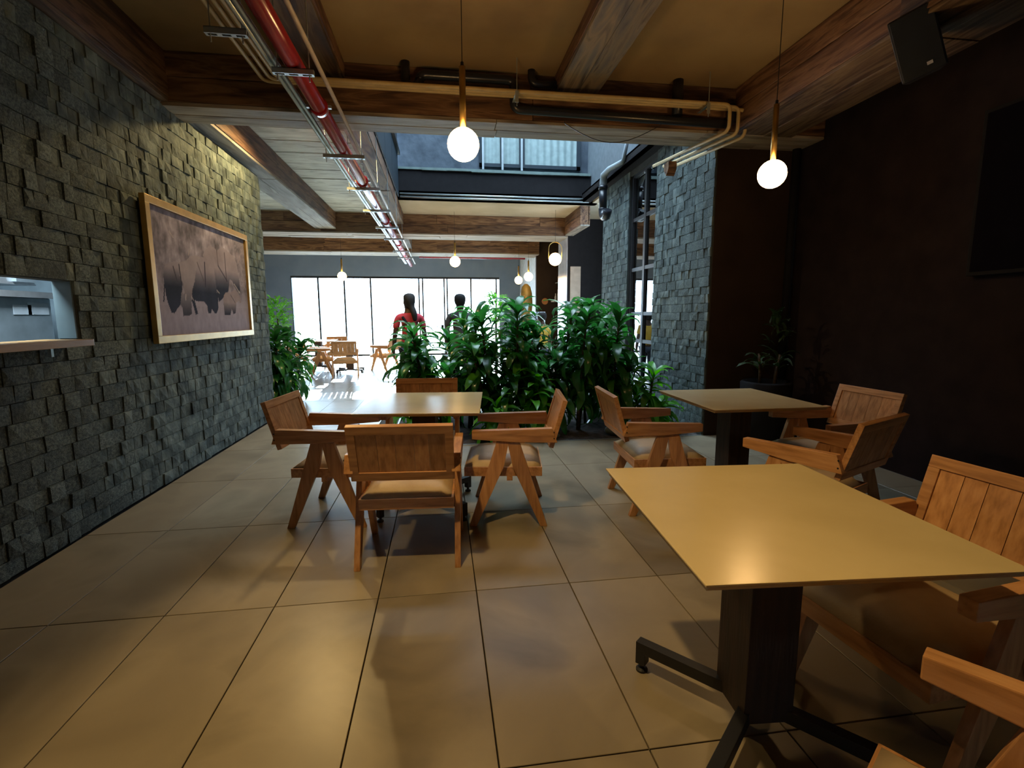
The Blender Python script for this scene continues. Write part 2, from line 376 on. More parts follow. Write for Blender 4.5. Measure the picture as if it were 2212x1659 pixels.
# light well
well = struct('wall_lightwell', MB().box((-.95, 5.2, CZ + .15), (-.8, 10.5, 7.8)).box((-.95, 5.2, CZ), (3.3, 5.44, 7.8)).box((-.8, 10.6, 4.36), (3.3, 10.8, 7.8)), M['concrete'], 'rough rendered walls of the open light well', 'wall')
struct('wall_lightwell_side', MB().box((3.16, 5.44, 3.98), (3.3, 10.6, 7.8)), flat('well_side_paint', (.12, .145, .165), .8), 'pale side wall of the open light well', 'wall')
fa = struct('trim_1', MB().box((-.95, 10.35, CZ), (3.3, 10.5, 4.34)), M['charcoal'], 'dark fascia board under the light well ledge', 'trim')
mb = MB(); x = -.8
while x < 3.1:
    mb.box((x, 10.31 + rnd.uniform(-.01, .01), 4.33 + rnd.uniform(-.012, .008)), (x + .5, 10.62, 4.375)); x += .49
mb.obj('ledge', flat('ledge_green', (.12, .17, .16), .8), fa)
# blue black panels on the left of the well
wp = empty('well_panels', (-.79, 8.5, CZ), 'blue black metal panels lining the left of the light well', 'panel')
for (a, b, c, d) in ((6.4, 7.9, 3.8, 4.6), (7.92, 9.0, 3.8, 4.6), (9.02, 10.3, 3.8, 4.6), (6.4, 7.9, 4.65, 5.6), (7.92, 9.0, 4.65, 5.6), (9.02, 10.3, 4.65, 5.6)):
    MB().box((0, a - 8.5, c - CZ), (.02, b - 8.5, d - CZ)).obj('panel', M['navy'], wp)
MB().box((.02, -2.1, .80), (.07, 1.8, .86)).obj('rail', M['black'], wp)
# upstairs window
uw = tag(empty('window_2', (1.9, 10.59, 4.5), kind='structure'), 'upstairs steel window with pleated pale curtain over the fascia', 'window')
def upwin():
    X0 = .85 - 1.9; X1 = 1.08
    MB().box((X0, -.05, 0), (X1, 0, .07)).box((X0, -.05, 1.2), (X1, 0, 1.27)).box((X1 - .08, -.05, 0), (X1, 0, 1.27)).box((X0, -.05, 0), (X0 + .06, 0, 1.27)).obj('window_frame', M['navy'], uw)
    for x in (-.62, -.22, -.16): MB().box((x, -.06, 0), (x + .05, 0, 1.2)).obj('mullion', M['navy'], uw)
    mb = MB(); n = 110; vs = []; fs = []
    for i in range(n + 1):
        x = X0 + .05 + (X1 - X0 - .12) * i / n
        y = -.012 + .012 * sin(i * 2 * pi / 8)
        vs += [(x, y, .06), (x, y, 1.2)]
    fs = [(2 * i, 2 * i + 2, 2 * i + 3, 2 * i + 1) for i in range(n)]
    tag(MB().add(vs, fs).obj('curtain', flat('pleated_curtain', (.22, .29, .29), .7), uw, smooth=True), 'pale green pleated curtain')
upwin()
for x in (.92, 1.32, 1.72):
    o = empty('guard_post', (x, 10.50, 4.375), 'thin grey steel guard post on the light well ledge, %s' % {.92: 'nearest the hanging lamp', 1.32: 'middle of three', 1.72: 'rightmost of three'}[x], 'post', 'steel posts on the light well ledge')
    MB().box((-.02, -.02, .02), (.02, .02, 1.2)).obj('post', M['pvcgrey'], o); MB().box((-.04, -.04, 0), (.04, .04, .05)).obj('foot', M['black'], o)

# ------------------------------------------------------------------ beams
NT = [1]
def beam(name, a, b, axis, label, soffit=True, boards=2, dark=False):
    """clad beam: core box plus plank children on soffit and faces; axis = long axis"""
    NT[0] += 1
    core = MB().box((a[0] + .02, a[1] + .02, a[2] + .02), (b[0] - .02, b[1] - .02, b[2]))
    root = struct('trim_%d' % NT[0], core, M['beam'] if axis == 'x' else M['beam_y'], label, 'beam')
    r = random.Random(NT[0] * 13)
    ax = 0 if axis == 'x' else 1; ot = 1 - ax
    L0, L1 = a[ax], b[ax]
    def run(mk, m):
        p = L0
        while p < L1 - .01:
            q = min(L1, p + r.uniform(1.9, 3.4))
            if L1 - q < .6: q = L1
            mk(p + .003, q - .003, r.uniform(-.006, .006), m); p = q
    def bx(p, q, lo, hi, za, zb, nm, m):
        A = [0, 0, za]; B = [0, 0, zb]; A[ax] = p; B[ax] = q; A[ot] = lo; B[ot] = hi
        mb = MB().box(tuple(A), tuple(B)); c = Vector(((A[0] + B[0]) / 2, (A[1] + B[1]) / 2, (A[2] + B[2]) / 2))
        mb.v = [tuple(Vector(v) - c) for v in mb.v]
        o = mb.obj(nm, m, root, bevel=.004); o.location = c
    w_ = (b[ot] - a[ot]) / boards
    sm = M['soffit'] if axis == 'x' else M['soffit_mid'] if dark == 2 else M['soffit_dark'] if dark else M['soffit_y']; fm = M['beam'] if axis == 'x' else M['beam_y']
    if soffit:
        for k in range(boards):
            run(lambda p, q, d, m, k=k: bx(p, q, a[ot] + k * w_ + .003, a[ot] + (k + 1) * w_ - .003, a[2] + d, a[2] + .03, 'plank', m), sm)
    hz = b[2] - a[2]; nh = max(1, round(hz / .22)); hh = (hz - .03) / nh
    for side in (0, 1):
        for k in range(nh):
            if side == 0: run(lambda p, q, d, m, k=k: bx(p, q, a[ot] + d - .004, a[ot] + .026, a[2] + .03 + k * hh + .003, a[2] + .03 + (k + 1) * hh - .003, 'plank', m), fm)
            else: run(lambda p, q, d, m, k=k: bx(p, q, b[ot] - .026, b[ot] + d + .004, a[2] + .03 + k * hh + .003, a[2] + .03 + (k + 1) * hh - .003, 'plank', m), fm)
    return root
b1 = beam('b1', (-2.44, 5.06, 3.33), (4.14, 5.47, CZ), 'x', 'wide reclaimed plank clad beam crossing behind the hanging globe')
beam('b2', (-6.5, 11.85, 3.33), (3.07, 12.6, CZ), 'x', 'second cross beam, first of the two clad beams far back', boards=3)
beam('b3', (-6.5, 15.2, 3.33), (3.04, 16.05, CZ), 'x', 'third cross beam, nearest the far windows', boards=3)
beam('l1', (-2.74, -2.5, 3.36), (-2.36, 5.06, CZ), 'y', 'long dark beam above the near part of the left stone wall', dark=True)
beam('l2', (-2.74, 5.48, 3.41), (-2.29, 11.84, CZ), 'y', 'long beam past the first beam with a whitish underside')
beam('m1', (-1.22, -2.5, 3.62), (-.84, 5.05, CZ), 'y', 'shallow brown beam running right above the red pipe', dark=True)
beam('m2', (-1.05, 5.48, 3.55), (-.80, 11.84, CZ), 'y', 'long beam at the left edge of the light well', boards=1, dark=2)
beam('m3', (-1.05, 12.62, 3.45), (-.80, 15.18, CZ), 'y', 'short pale beam between the two far cross beams', boards=1)
beam('r1', (1.16, -2.5, 3.62), (1.58, 5.05, CZ), 'y', 'shallow two board beam in the middle of the near ceiling', dark=2)
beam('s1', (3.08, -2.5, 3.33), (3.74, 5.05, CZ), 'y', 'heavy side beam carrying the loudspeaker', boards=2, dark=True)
beam('s2', (2.99, 10.5, 3.36), (3.2, 11.84, CZ), 'y', 'short pale beam above the end of the stone wall', boards=1)
NT[0] += 1
struct('trim_%d' % NT[0], MB().box((2.97, 5.47, 3.80), (3.14, 10.35, 3.86)).box((2.97, 5.47, 3.80), (3.0, 10.35, 3.98)).box((2.97, 5.47, 3.95), (3.2, 10.35, 3.98)), M['charcoal'], 'black steel channel above the stone wall', 'beam')
# planter edge
NT[0] += 1
struct('trim_%d' % NT[0], MB().box((-.62, 5.455, -.05), (3.14, 5.475, .006)).box((-.62, 7.3, -.05), (3.14, 7.32, .006)).box((-.62, 5.47, -.05), (-.6, 7.3, .006)), M['galv'], 'thin pale metal edging strip around the planter bed', 'edging')

# ------------------------------------------------------------------ tall window in the stone wall
win = tag(empty('window_3', (3.22, 7.03, 0), kind='structure'), 'tall narrow black framed window in the stone wall', 'window')
def tallwin():
    W = 1.06; T = 3.74
    MB().box((-.05, 0, 0), (.03, .07, T)).box((-.05, W - .07, 0), (.03, W, T)).box((-.05, 0, T - .06), (.03, W, T)).box((-.05, 0, 0), (.03, W, .08)).obj('window_frame', M['black'], win)
    MB().box((-.045, W * .44, 0), (.025, W * .44 + .07, T)).obj('mullion', M['black'], win)
    for z in (.42, 1.02, 1.46, 2.18, 2.98): MB().box((-.04, .05, z), (.02, W - .05, z + .055)).obj('glazing_bar', M['black'], win)
    zs = [.08, .42, 1.02, 1.46, 2.18, 2.98, T - .06]
    for a, b in zip(zs, zs[1:]):
        for (p, q) in ((.07, W * .44), (W * .44 + .07, W - .07)):
            MB().box((-.012, p, a), (-.006, q, b)).obj('pane', M['doorglass'], win)
tallwin()
# far glazed front
gf = tag(empty('window_1', (0, 19.05, 0), kind='structure'), 'bright full height glazed front at the far end of the hall', 'window')
xs = [-5.36, -4.42, -3.50, -2.56, -.80, -.66, .14, .25, 1.15, 2.12, 2.24]
MB().box((-5.36, -.03, 2.86), (2.24, .05, 2.93)).box((-5.36, -.03, 0), (2.24, .05, .06)).obj('window_frame', M['black'], gf)
for x in xs[:-1]: MB().box((x - .025, -.035, .06), (x + .03, .045, 2.86)).obj('mullion', M['black'], gf)
for a, b in zip(xs, xs[1:]):
    if b - a > .2: MB().box((a + .03, 0, .06), (b - .025, .008, 2.86)).obj('pane', M['glass'], gf)
tag(MB().box((.0, -.06, 1.02), (.10, -.035, 1.14)).obj('door_closer', M['charcoal'], gf))
struct('ground', MB().box((-25, 19.25, -.2), (25, 60, -.04)), M['pave'], 'pale sunlit pavement outside the far windows', 'ground')

# ------------------------------------------------------------------ kitchen behind the hatch
struct('wall_kitchen', MB().box((-4.6, .4, 0), (-4.5, 5.2, 2.6)).box((-4.6, .3, 0), (-2.55, .4, 2.6)).box((-4.6, 5.2, 0), (-2.56, 5.3, 2.6)).box((-4.6, .3, 2.6), (-2.56, 5.3, 2.7)), flat('kitchen_tile', (.25, .33, .38), .4), 'blue grey kitchen wall seen through the hatch', 'wall')
kl = bpy.data.lights.new('kitchen_lamp', 'AREA'); kl.energy = 110; kl.color = (.75, .9, 1); kl.size = .5
ko = bpy.data.objects.new('kitchen_lamp', kl); C.objects.link(ko); ko.location = (-2.8, 3.3, 2.45)
kt = empty('ceiling_light', (-2.95, 3.3, 2.56), 'flat white ceiling light of the kitchen behind the hatch', 'light')
MB().box((-.35, -.5, 0), (.35, .5, .03)).obj('housing', M['white'], kt)
fr = empty('steel_cabinet', (-3.35, 3.6, 0), 'stainless steel kitchen cabinet behind the hatch with paper notes', 'cabinet')
MB().box((-.3, -2.1, 0), (.3, .80, 1.60)).obj('body', M['steel'], fr, bevel=.01)
MB().box((.28, -2.1, 1.60), (.34, .86, 1.645)).obj('rail', M['chrome'], fr)
for (a, b, c, d) in ((.44, .60, 1.475, 1.545), (.57, .765, 1.475, 1.565)):
    MB().box((.301, a, c), (.304, b, d)).obj('note', M['paper'], fr)
hd = empty('extractor_hood', (-3.45, 3.5, 1.70), 'bright steel extractor hood over the kitchen cabinet', 'hood')
MB().prism([(-1.9, .0), (.92, .0), (.72, .25), (-1.7, .25)], -.35, .3).obj('hood_body', M['chrome'], hd)
for k in range(7): MB().box((.28, -1.4 + k * .35, .02), (.33, -1.22 + k * .35, .06)).obj('filter', M['steel'], hd)
sh = empty('serving_ledge', (-2.3, 2.5, 1.27), 'oak serving ledge under the kitchen hatch', 'shelf')
MB().box((-.24, -1.3, 0), (.05, 1.07, .042)).obj('shelf_board', M['ledge'], sh, bevel=.003)
MB().box((-.11, .90, -.06), (-.09, .92, 0)).obj('bracket', M['galv'], sh)
MB().box((-.25, 1.205, .043), (-.14, 1.218, .42)).obj('hatch_reveal', flat('reveal_plaster', (.07, .10, .11), .5), sh)
# ------------------------------------------------------------------ framed photograph of elephants
def picture():
    P = empty('framed_picture', (-2.375, 5.575, 1.84), 'gold framed sepia photograph of an elephant herd on the stone wall', 'picture')
    W2, H2 = 1.07, .61; b = .065
    MB().box((-.02, -W2, -H2), (.025, W2, -H2 + b)).box((-.02, -W2, H2 - b), (.025, W2, H2)).box((-.02, -W2, -H2 + b), (.025, -W2 + b, H2 - b)).box((-.02, W2 - b, -H2 + b), (.025, W2, H2 - b)).obj('frame', M['frame'], P, bevel=.004)
    MB().box((-.025, -W2 + .01, -H2 + .01), (-.018, W2 - .01, H2 - .01)).obj('backing', M['darkwood'], P)
    # flat print: colours per vertex of a fine sheet
    def uv(px, py):   # points noted on an enlarged detail (8.295x from 340,500) brought to the sheet by its four corners
        X, Y = 340 + px / 8.295, 500 + py / 8.295
        d = r2 * ((X - 1106) / F) + u2 * (-(Y - 829.5) / F) + fw
        t = -2.36 / d.x; return ((t * d.y - 4.58) / 1.98, (H + t * d.z - 1.28) / 1.11)
    E = {
     'back': ([(830,430),(880,320),(960,250),(1040,290),(1090,340),(1160,270),(1230,310),(1300,380),(1380,440),(1430,560),(1450,700),(1480,900),(1495,1060),(1465,1090),(1400,1000),(1350,880),(1310,870),(1290,1080),(1220,1180),(1130,1280),(1100,1150),(1050,850),(1000,600),(900,500)], 600, 1000),
     'mid': ([(700,600),(760,470),(850,460),(920,520),(1000,600),(1040,700),(1060,850),(1085,1080),(1110,1200),(1115,1400),(1090,1480),(1050,1485),(1000,1400),(990,1480),(940,1490),(920,1350),(870,1280),(800,1260),(770,1275),(700,1250),(760,1500),(720,1510),(650,1260),(660,1000),(690,850)], 700, 1100),
     'left': ([(150,830),(170,600),(240,560),(330,545),(420,560),(470,700),(480,900),(480,1100),(500,1330),(450,1340),(400,1400),(350,1490),(300,1480),(270,1400),(230,1290),(195,1150),(180,1000),(172,1280),(150,1275),(165,950)], 740, 1050),
     'front': ([(410,560),(540,530),(620,440),(720,430),(790,460),(720,700),(700,900),(660,1050),(645,1200),(650,1500),(600,1535),(500,1540),(490,1400),(450,1320),(470,1100),(520,1150),(510,950),(450,880),(420,700)], 1000, 1500),
     'calf': ([(1205,1300),(1210,1150),(1250,1100),(1320,1110),(1400,1050),(1450,1090),(1500,1190),(1520,1290),(1495,1300),(1480,1250),(1430,1290),(1420,1480),(1380,1500),(1350,1400),(1330,1515),(1230,1515)], 1250, 1500)}
    polys = []
    for k in ('back', 'mid', 'left', 'front', 'calf'):
        pts, s0, s1 = E[k]; polys.append(([uv(*p) for p in pts], uv(800, s0)[1], uv(800, s1)[1], k))
    def inside(u, v, pts):
        c = False; j = len(pts) - 1
        for i in range(len(pts)):
            (xi, yi), (xj, yj) = pts[i], pts[j]
            if (yi > v) != (yj > v) and u < (xj - xi) * (v - yi) / (yj - yi) + xi: c = not c
            j = i
        return c
    strokes = [((1215,380),(1260,900),(.30,.26,.27),.010), ((1080,330),(1110,620),(.33,.28,.28),.008), ((1110,620),(1270,900),(.20,.19,.23),.009), ((870,560),(890,1000),(.22,.20,.24),.012), ((740,560),(860,900),(.33,.29,.29),.008), ((320,640),(400,930),(.26,.24,.26),.010), ((420,600),(470,950),(.20,.19,.22),.010), ((1330,1150),(1410,1290),(.25,.23,.25),.006),
               ((1390,950),(1490,1110),(.8,.72,.66),.006), ((1085,1060),(1135,1120),(.8,.72,.66),.005), ((545,1150),(545,1250),(.8,.72,.66),.006), ((645,1180),(680,1250),(.8,.72,.66),.005), ((250,0),(320,110),(.72,.64,.58),.005), ((1460,560),(1510,380),(.6,.52,.5),.006), ((1440,380),(1460,560),(.6,.52,.5),.005), ((580,430),(610,340),(.65,.57,.5),.005)]
    strokes = [(uv(*a), uv(*b), c, wd) for a, b, c, wd in strokes]
    from mathutils import noise
    nx, nz = 230, 130; vs = []; cols = []
    gl = uv(800, 1480)[1]
    for j in range(nz + 1):
        for i in range(nx + 1):
            u, v = i / nx, j / nz
            vs.append((.0, -W2 + b + u * (2 * W2 - 2 * b), -H2 + b + v * (2 * H2 - 2 * b)))
            n1 = noise.fractal(Vector((u * 9, v * 6, 1)), .8, 2.2, 5); n2 = noise.fractal(Vector((u * 30, v * 9, 4)), .9, 2, 4)
            if v > gl + .06:
                t = .55 + .15 * n1 + .13 * n2 - .10 * max(0, .5 - abs(v - .75))
                if u > .85: t -= .10 * (n2 > 0)
                mixv = min(1, max(0, (v - gl - .06) / .18)); t = t * mixv + .60 * (1 - mixv)
            else: t = .58 + .05 * n2 - .25 * max(0, .12 - v)
            c = [t, t * .91, t * .93]
            for pts, s0, s1, k in polys:
                if inside(u, v, pts):
                    g = min(1, max(0, (s0 - v) / (s0 - s1)))
                    if k in ('front',): a, d = (.58, .52, .51), (.24, .23, .25)
                    elif k == 'calf': a, d = (.54, .47, .45), (.17, .17, .20)
                    else: a, d = (.56, .50, .50), (.17, .18, .22)
                    c = [(a[q] * (1 - g) + d[q] * g) * (1 + .10 * n1) for q in range(3)]
            for (p, q, sc, wd) in strokes:
                dx, dy = (q[0] - p[0]) * 1.78, q[1] - p[1]; ex, ey = (u - p[0]) * 1.78, v - p[1]
                t = max(0, min(1, (ex * dx + ey * dy) / (dx * dx + dy * dy))); dd = sqrt((ex - t * dx) ** 2 + (ey - t * dy) ** 2)
                if dd < wd: f_ = 1 - dd / wd; f_ = min(1, f_ * 1.6); c = [c[z] * (1 - f_) + sc[z] * f_ for z in range(3)]
            cols.append(c)
    me = bpy.data.meshes.new('print'); W = nx + 1
    me.from_pydata(vs, [], [(j * W + i, j * W + i + 1, (j + 1) * W + i + 1, (j + 1) * W + i) for j in range(nz) for i in range(nx)])
    at = me.color_attributes.new('ink', 'FLOAT_COLOR', 'POINT')
    for i, c in enumerate(cols):
        at.data[i].color = (*[max(0, x) ** 2.0 * g_ for x, g_ in zip(c, (1.0, 1.1, 1.4))], 1)
    m, nt, bs = new_mat('printed_sheet'); a = N(nt, 'ShaderNodeVertexColor', layer_name='ink'); nt.links.new(a.outputs[0], bs.inputs['Base Color']); bs.inputs['Roughness'].default_value = .9; bs.inputs['Specular IOR Level'].default_value = .1
    me.materials.append(m); tag(link('print', me, P), 'sepia elephant herd with calf')
picture()

# ------------------------------------------------------------------ furniture
def make_chair():
    t = empty('armchair', (0, 0, 0))
    for s in (-1, 1):
        x0, x1 = (.272, .306) if s > 0 else (-.306, -.272)
        MB().prism([(-.005, .605), (.078, .605), (.272, 0), (.222, 0), (.03, .43)], x0, x1).obj('leg', M['teak'], t, bevel=.003)
        MB().prism([(.005, .605), (-.078, .605), (-.272, 0), (-.222, 0), (-.03, .43)], x0, x1).obj('leg', M['teak'], t, bevel=.003)
        xa, xb = (.268, .318) if s > 0 else (-.318, -.268)
        arm = MB().prism([(.245, .625), (.245, .683), (-.30, .700), (-.335, .600), (-.05, .603)], xa, xb).obj('armrest', M['teak_h'], t, bevel=.004)
        for zz in (.63, .672): MB().tube([(s * .318, -.312, zz), (s * .3205, -.312, zz)], .005, 8).obj('screw', M['black'], arm)
    MB().box((-.27, -.235, .352), (.27, -.205, .415)).box((-.27, .275, .352), (.27, .305, .415)).box((-.27, -.205, .352), (-.24, .275, .415)).box((.24, -.205, .352), (.27, .275, .415)).box((-.24, -.205, .37), (.24, .275, .385)).obj('seat_frame', M['teak_x'], t)
    MB().box((-.27, -.03, .32), (.27, .01, .352)).obj('stretcher', M['teak_x'], t)
    # cushion, slightly crowned
    n = 8; vs = []; fs = []
    for j in range(n + 1):
        for i in range(n + 1):
            u, v = i / n * 2 - 1, j / n * 2 - 1
            k = (1 - u ** 6) * (1 - v ** 6)
            vs.append((.262 * u * (1 - .02 * (1 - k)), .035 + .262 * v, .418 + .05 * k ** .5 + .012 * (1 - u * u) * (1 - v * v)))
    base = len(vs)
    for j in range(n + 1):
        for i in range(n + 1):
            vs.append(((i / n * 2 - 1) * .258, .035 + (j / n * 2 - 1) * .258, .412))
    W = n + 1
    for j in range(n):
        for i in range(n):
            fs.append((j * W + i, j * W + i + 1, (j + 1) * W + i + 1, (j + 1) * W + i)); fs.append(tuple(base + q for q in (j * W + i, (j + 1) * W + i, (j + 1) * W + i + 1, j * W + i + 1)))
    rim = [i for i in range(n)] + [j * W + n for j in range(n)] + [n * W + n - i for i in range(n)] + [(n - j) * W for j in range(n)]
    for a, b in zip(rim, rim[1:] + rim[:1]): fs.append((a, base + a, base + b, b))
    MB().add(vs, fs).obj('cushion', M['cushion'], t, smooth=True)
    # backrest: tilted frame with recessed boards
    tilt = Matrix.Translation((0, -.295, .555)) @ Matrix.Rotation(atan2(.095, .325), 4, 'X')
    Hh = .34
    fr = MB().box((-.283, -.016, 0), (.283, .016, .052), tilt).box((-.283, -.016, Hh - .05), (.283, .016, Hh), tilt).box((-.283, -.016, .052), (-.238, .016, Hh - .05), tilt).box((.238, -.016, .052), (.283, .016, Hh - .05), tilt).obj('backrest', M['teak_x'], t, bevel=.0025)
    xs = [-.238, -.128, -.030, .070, .150, .238]
    for a, b in zip(xs, xs[1:]):
        MB().box((a + .0012, -.009, .05), (b - .0012, .009, Hh - .048), tilt).obj('board', M['teak'], fr)
    return t
chair0 = make_chair(); used = [False]
def chair(x, y, deg, label, group):
    o = chair0 if not used[0] else copy_tree(chair0); used[0] = True
    o.location = (x, y, 0); o.rotation_euler = (0, 0, R(deg)); tag(o, label, 'chair', group); return o
G1 = 'teak armchairs in the near room'; G2 = 'armchairs in the far hall'
chair(-.205, 2.99, -4, 'teak armchair seen square from behind, nearest at the centre table', G1)
chair(.475, 3.52, 82, 'teak armchair right of the centre table, its backrest catching window light', G1)
chair(-.78, 3.68, -97, 'teak armchair left of the centre table, against the bright aisle', G1)
chair(-.17, 4.20, 176, 'teak armchair behind the centre table, only its top boards showing', G1)
chair(1.62, 3.54, -94, 'teak armchair left of the right rear table, turned away from the planter', G1)
chair(2.92, 3.33, 92, 'teak armchair right of the right rear table against the black wall', G1)
chair(2.27, 2.70, 24, 'teak armchair between the two right tables, backrest turned to the viewer in shadow', G1)
chair(1.63, 1.37, 95, 'teak armchair right of the nearest table with grooved back boards', G1)
chair(.975, .525, 33, 'teak armchair at the very front, only one armrest and seat corner showing', G1)
def make_table():
    t = empty('square_table', (0, 0, 0))
    TZ = .815
    top = MB().box((-.425, -.455, TZ - .006), (.425, .455, TZ)).obj('tabletop', M['top'], t, bevel=.0015)
    MB().prism([(-.455, TZ - .006), (.455, TZ - .006), (.437, TZ - .024), (-.437, TZ - .024)], -.415, .415).obj('edge_band', M['edge'], top)
    MB().box((-.085, -.095, .09), (.085, .095, TZ - .024)).obj('column', M['darkwood'], t, bevel=.002)
    MB().box((-.2, -.03, TZ - .034), (.2, .03, TZ - .024)).box((-.03, -.2, TZ - .034), (.03, .2, TZ - .024)).obj('top_bracket', M['black'], t)
    for k in range(4):
        m = Matrix.Rotation(R(45 + 90 * k), 4, 'Z')
        MB().box((.0, -.021, .085), (.44, .021, .13), m).box((.40, -.021, .035), (.44, .021, .086), m).obj('leg', M['black'], t, bevel=.002)
        c = m @ Vector((.42, 0, 0)); MB().lathe([(.010, .012), (.010, .036)], c, 12).lathe([(.024, 0), (.024, .008), (.016, .016)], c, 16).obj('levelling_foot', M['black'], t)
    return t
tb = make_table()
tb.location = (1.065, 1.435, 0); tb.rotation_euler = (0, 0, R(-4)); tag(tb, 'pale square laminate table nearest the viewer on a dark column', 'table', 'square tables in the near room')
t2 = copy_tree(tb); t2.location = (-.135, 3.70, 0); t2.rotation_euler = (0, 0, R(-6)); tag(t2, 'pale square table in the centre ringed by four armchairs', 'table')
t3 = copy_tree(tb); t3.location = (2.26, 3.49, 0); t3.rotation_euler = (0, 0, R(-1)); tag(t3, 'pale square table at the right rear by the black wall', 'table')
# far hall furniture
for (x, y, a, l) in ((-2.33, 12.35, 8, 'grey looking armchair in the far hall with its back to the planter, nearest there'),
                     (-3.0, 12.9, -80, 'armchair side on at the left of the near far hall table'),
                     (-1.55, 13.85, 60, 'armchair at the right end of the far hall tables'),
                     (-3.9, 13.8, -95, 'armchair at the far left table by the hall windows'),
                     (-3.0, 14.6, 185, 'armchair facing the viewer behind the far left table')):
    chair(x, y, a, l, G2)
for (x, y, a, l) in ((-2.35, 13.1, 5, 'small square table in the far hall behind the nearest far armchair'), (-3.35, 14.1, 0, 'square table at the far left by the hall windows')):
    o = copy_tree(tb); o.location = (x, y, 0); o.rotation_euler = (0, 0, R(a)); tag(o, l, 'table', 'square tables in the far hall')

# ------------------------------------------------------------------ pendants
def pendant(x, y, z, r, label, group, m, rod=.42, hoop=False):
    o = empty('pendant_lamp', (x, y, z), label, 'lamp', group)
    MB().sphere((0, 0, 0), r).obj('globe', m, o, smooth=True)
    if hoop:
        pts = [(-r * 1.08, 0, 0)] + [(-r * 1.08, 0, r * 1.4)] + [(-cos(k * pi / 10) * r * 1.08, 0, r * 1.6 + sin(k * pi / 10) * r * 1.08) for k in range(1, 10)] + [(r * 1.08, 0, r * 1.4), (r * 1.08, 0, 0)]
        MB().tube(pts, .008, 8).obj('hoop', M['brass'], o, smooth=True); zt = r * 2.7
    else:
        MB().tube([(0, 0, r * .93), (0, 0, rod)], .022 * r / .11, 16).obj('rod', M['brass'], o, smooth=True); zt = rod
        MB().lathe([(.008, 0), (.012, .004), (.010, .03)], (0, 0, zt), 10).obj('cord_grip', M['black'], o)
    MB().tube([(0, 0, zt), (0, 0, CZ - z)], .003, 6).obj('cord', M['black'], o)
    return o
G = 'globe pendants in the near room'
pendant(.18, 3.6, 2.63, .110, 'glowing globe pendant on a brass rod above the centre table', G, M['globe'], .50)
pendant(2.54, 3.62, 2.525, .103, 'glowing globe pendant on a brass rod in front of the dark corner', G, M['globe'], .50)
G = 'globe pendants in the far hall'
for (px, y, z, r, l, hp) in ((983, 11.5, 2.69, .12, 'small glowing globe over the middle of the planter', 0), (1120, 15, 2.54, .12, 'lower left globe of the far pair by the carved figure', 0), (1141, 13.4, 2.52, .12, 'upper right globe of the far pair by the carved figure', 0), (1199, 11.0, 2.715, .14, 'glowing globe in a brass hoop before the bottle shelf', 1), (762, 13, 2.46, .11, 'washed out globe pendant before the far windows', 0)):
    x = {983: .345, 1120: 2.36, 1141: 2.38, 1199: 2.56, 762: -2.43}[px]
    pendant(x, y, z, r, l, G, M['globe_far'], .42, hp)
for (x, y, l) in ((L1[0], L1[1], 'recessed ceiling downlight past the first beam, over the picture wall'), (L2[0], L2[1], 'recessed ceiling downlight of the near room behind the viewer')):
    o = empty('ceiling_light', (x, y, CZ - .06), l, 'light')
    MB().lathe([(.07, .06), (.075, .0), (.062, .0), (.058, .055)], (0, 0, 0), 20).obj('housing', M['black'], o, smooth=True)
# ------------------------------------------------------------------ pipes
PZ = 3.2
def pipe(name, pts, r, m, label, cat='pipe', group=None, n=12, parent=None):
    o = MB().tube(pts, r, n).obj(name, m, parent, smooth=True)
    if not parent: tag(o, label, cat, group)
    return o
def arc(p, a, b, r, n=5):
    """fillet at p between directions a (incoming) and b (outgoing)"""
    p = Vector(p); a = Vector(a).normalized(); b = Vector(b).normalized()
    return [tuple(p - a * r * (1 - t) ** 2 + b * r * t ** 2) for t in [k / n for k in range(n + 1)]]
rp = empty('sprinkler_pipe', (-.975, 5, PZ), 'thick glossy red fire pipe running back under the ceiling', 'pipe')
MB().tube([(0, -7, 0), (0, 12.5, 0)], .060, 28).obj('pipe', M['red'], rp, smooth=True)
for yy in (-.42, 1.9, 4.6, 7.4, 10.2):
    c = MB().tube([(0, yy - .035, 0), (0, yy + .035, 0)], .075, 24).obj('coupling', M['red'], rp, smooth=True)
    MB().box((-.10, yy - .015, -.012), (-.07, yy + .015, .012)).box((.07, yy - .015, -.012), (.10, yy + .015, .012)).obj('bolt', M['galv'], c)
pipe('conduit', [(-.815, -2, PZ), (-.815, 17, PZ)], .016, M['tan2'], 'thin pale conduit right of the red pipe', 'conduit')
pipe('conduit', [(-1.135, -2, PZ), (-1.135, 17, PZ)], .017, M['galv'], 'left of the paired galvanised conduits beside the red pipe', 'conduit', 'paired galvanised conduits')
pipe('conduit', [(-1.095, -2, PZ), (-1.095, 17, PZ)], .017, M['galv'], 'right of the paired galvanised conduits beside the red pipe', 'conduit', 'paired galvanised conduits')
# trapeze hangers
def hanger(x0, x1, y, z, label):
    o = empty('pipe_hanger', ((x0 + x1) / 2, y, z), label, 'bracket', 'slotted pipe hangers along the red pipe')
    w_ = (x1 - x0) / 2; n = max(3, int((x1 - x0) / .075)); mb = MB()
    # slotted channel: rungs and two rails
    mb.box((-w_, -.02, -.018), (w_, -.011, .018)).box((-w_, .011, -.018), (w_, .02, .018))
    mb.box((-w_, -.02, .014), (w_, .02, .018))
    for k in range(n + 1):
        xx = -w_ + 2 * w_ * k / n; mb.box((max(-w_, xx - .014), -.012, -.018), (min(w_, xx + .014), .012, -.014))
    mb.obj('slotted_channel', M['galv'], o)
    for sx in (-1, 1):
        MB().tube([(sx * (w_ - .03), 0, -.06), (sx * (w_ - .03), 0, CZ - z)], .0045, 8).obj('threaded_rod', M['galv'], o)
ZH = PZ - .082
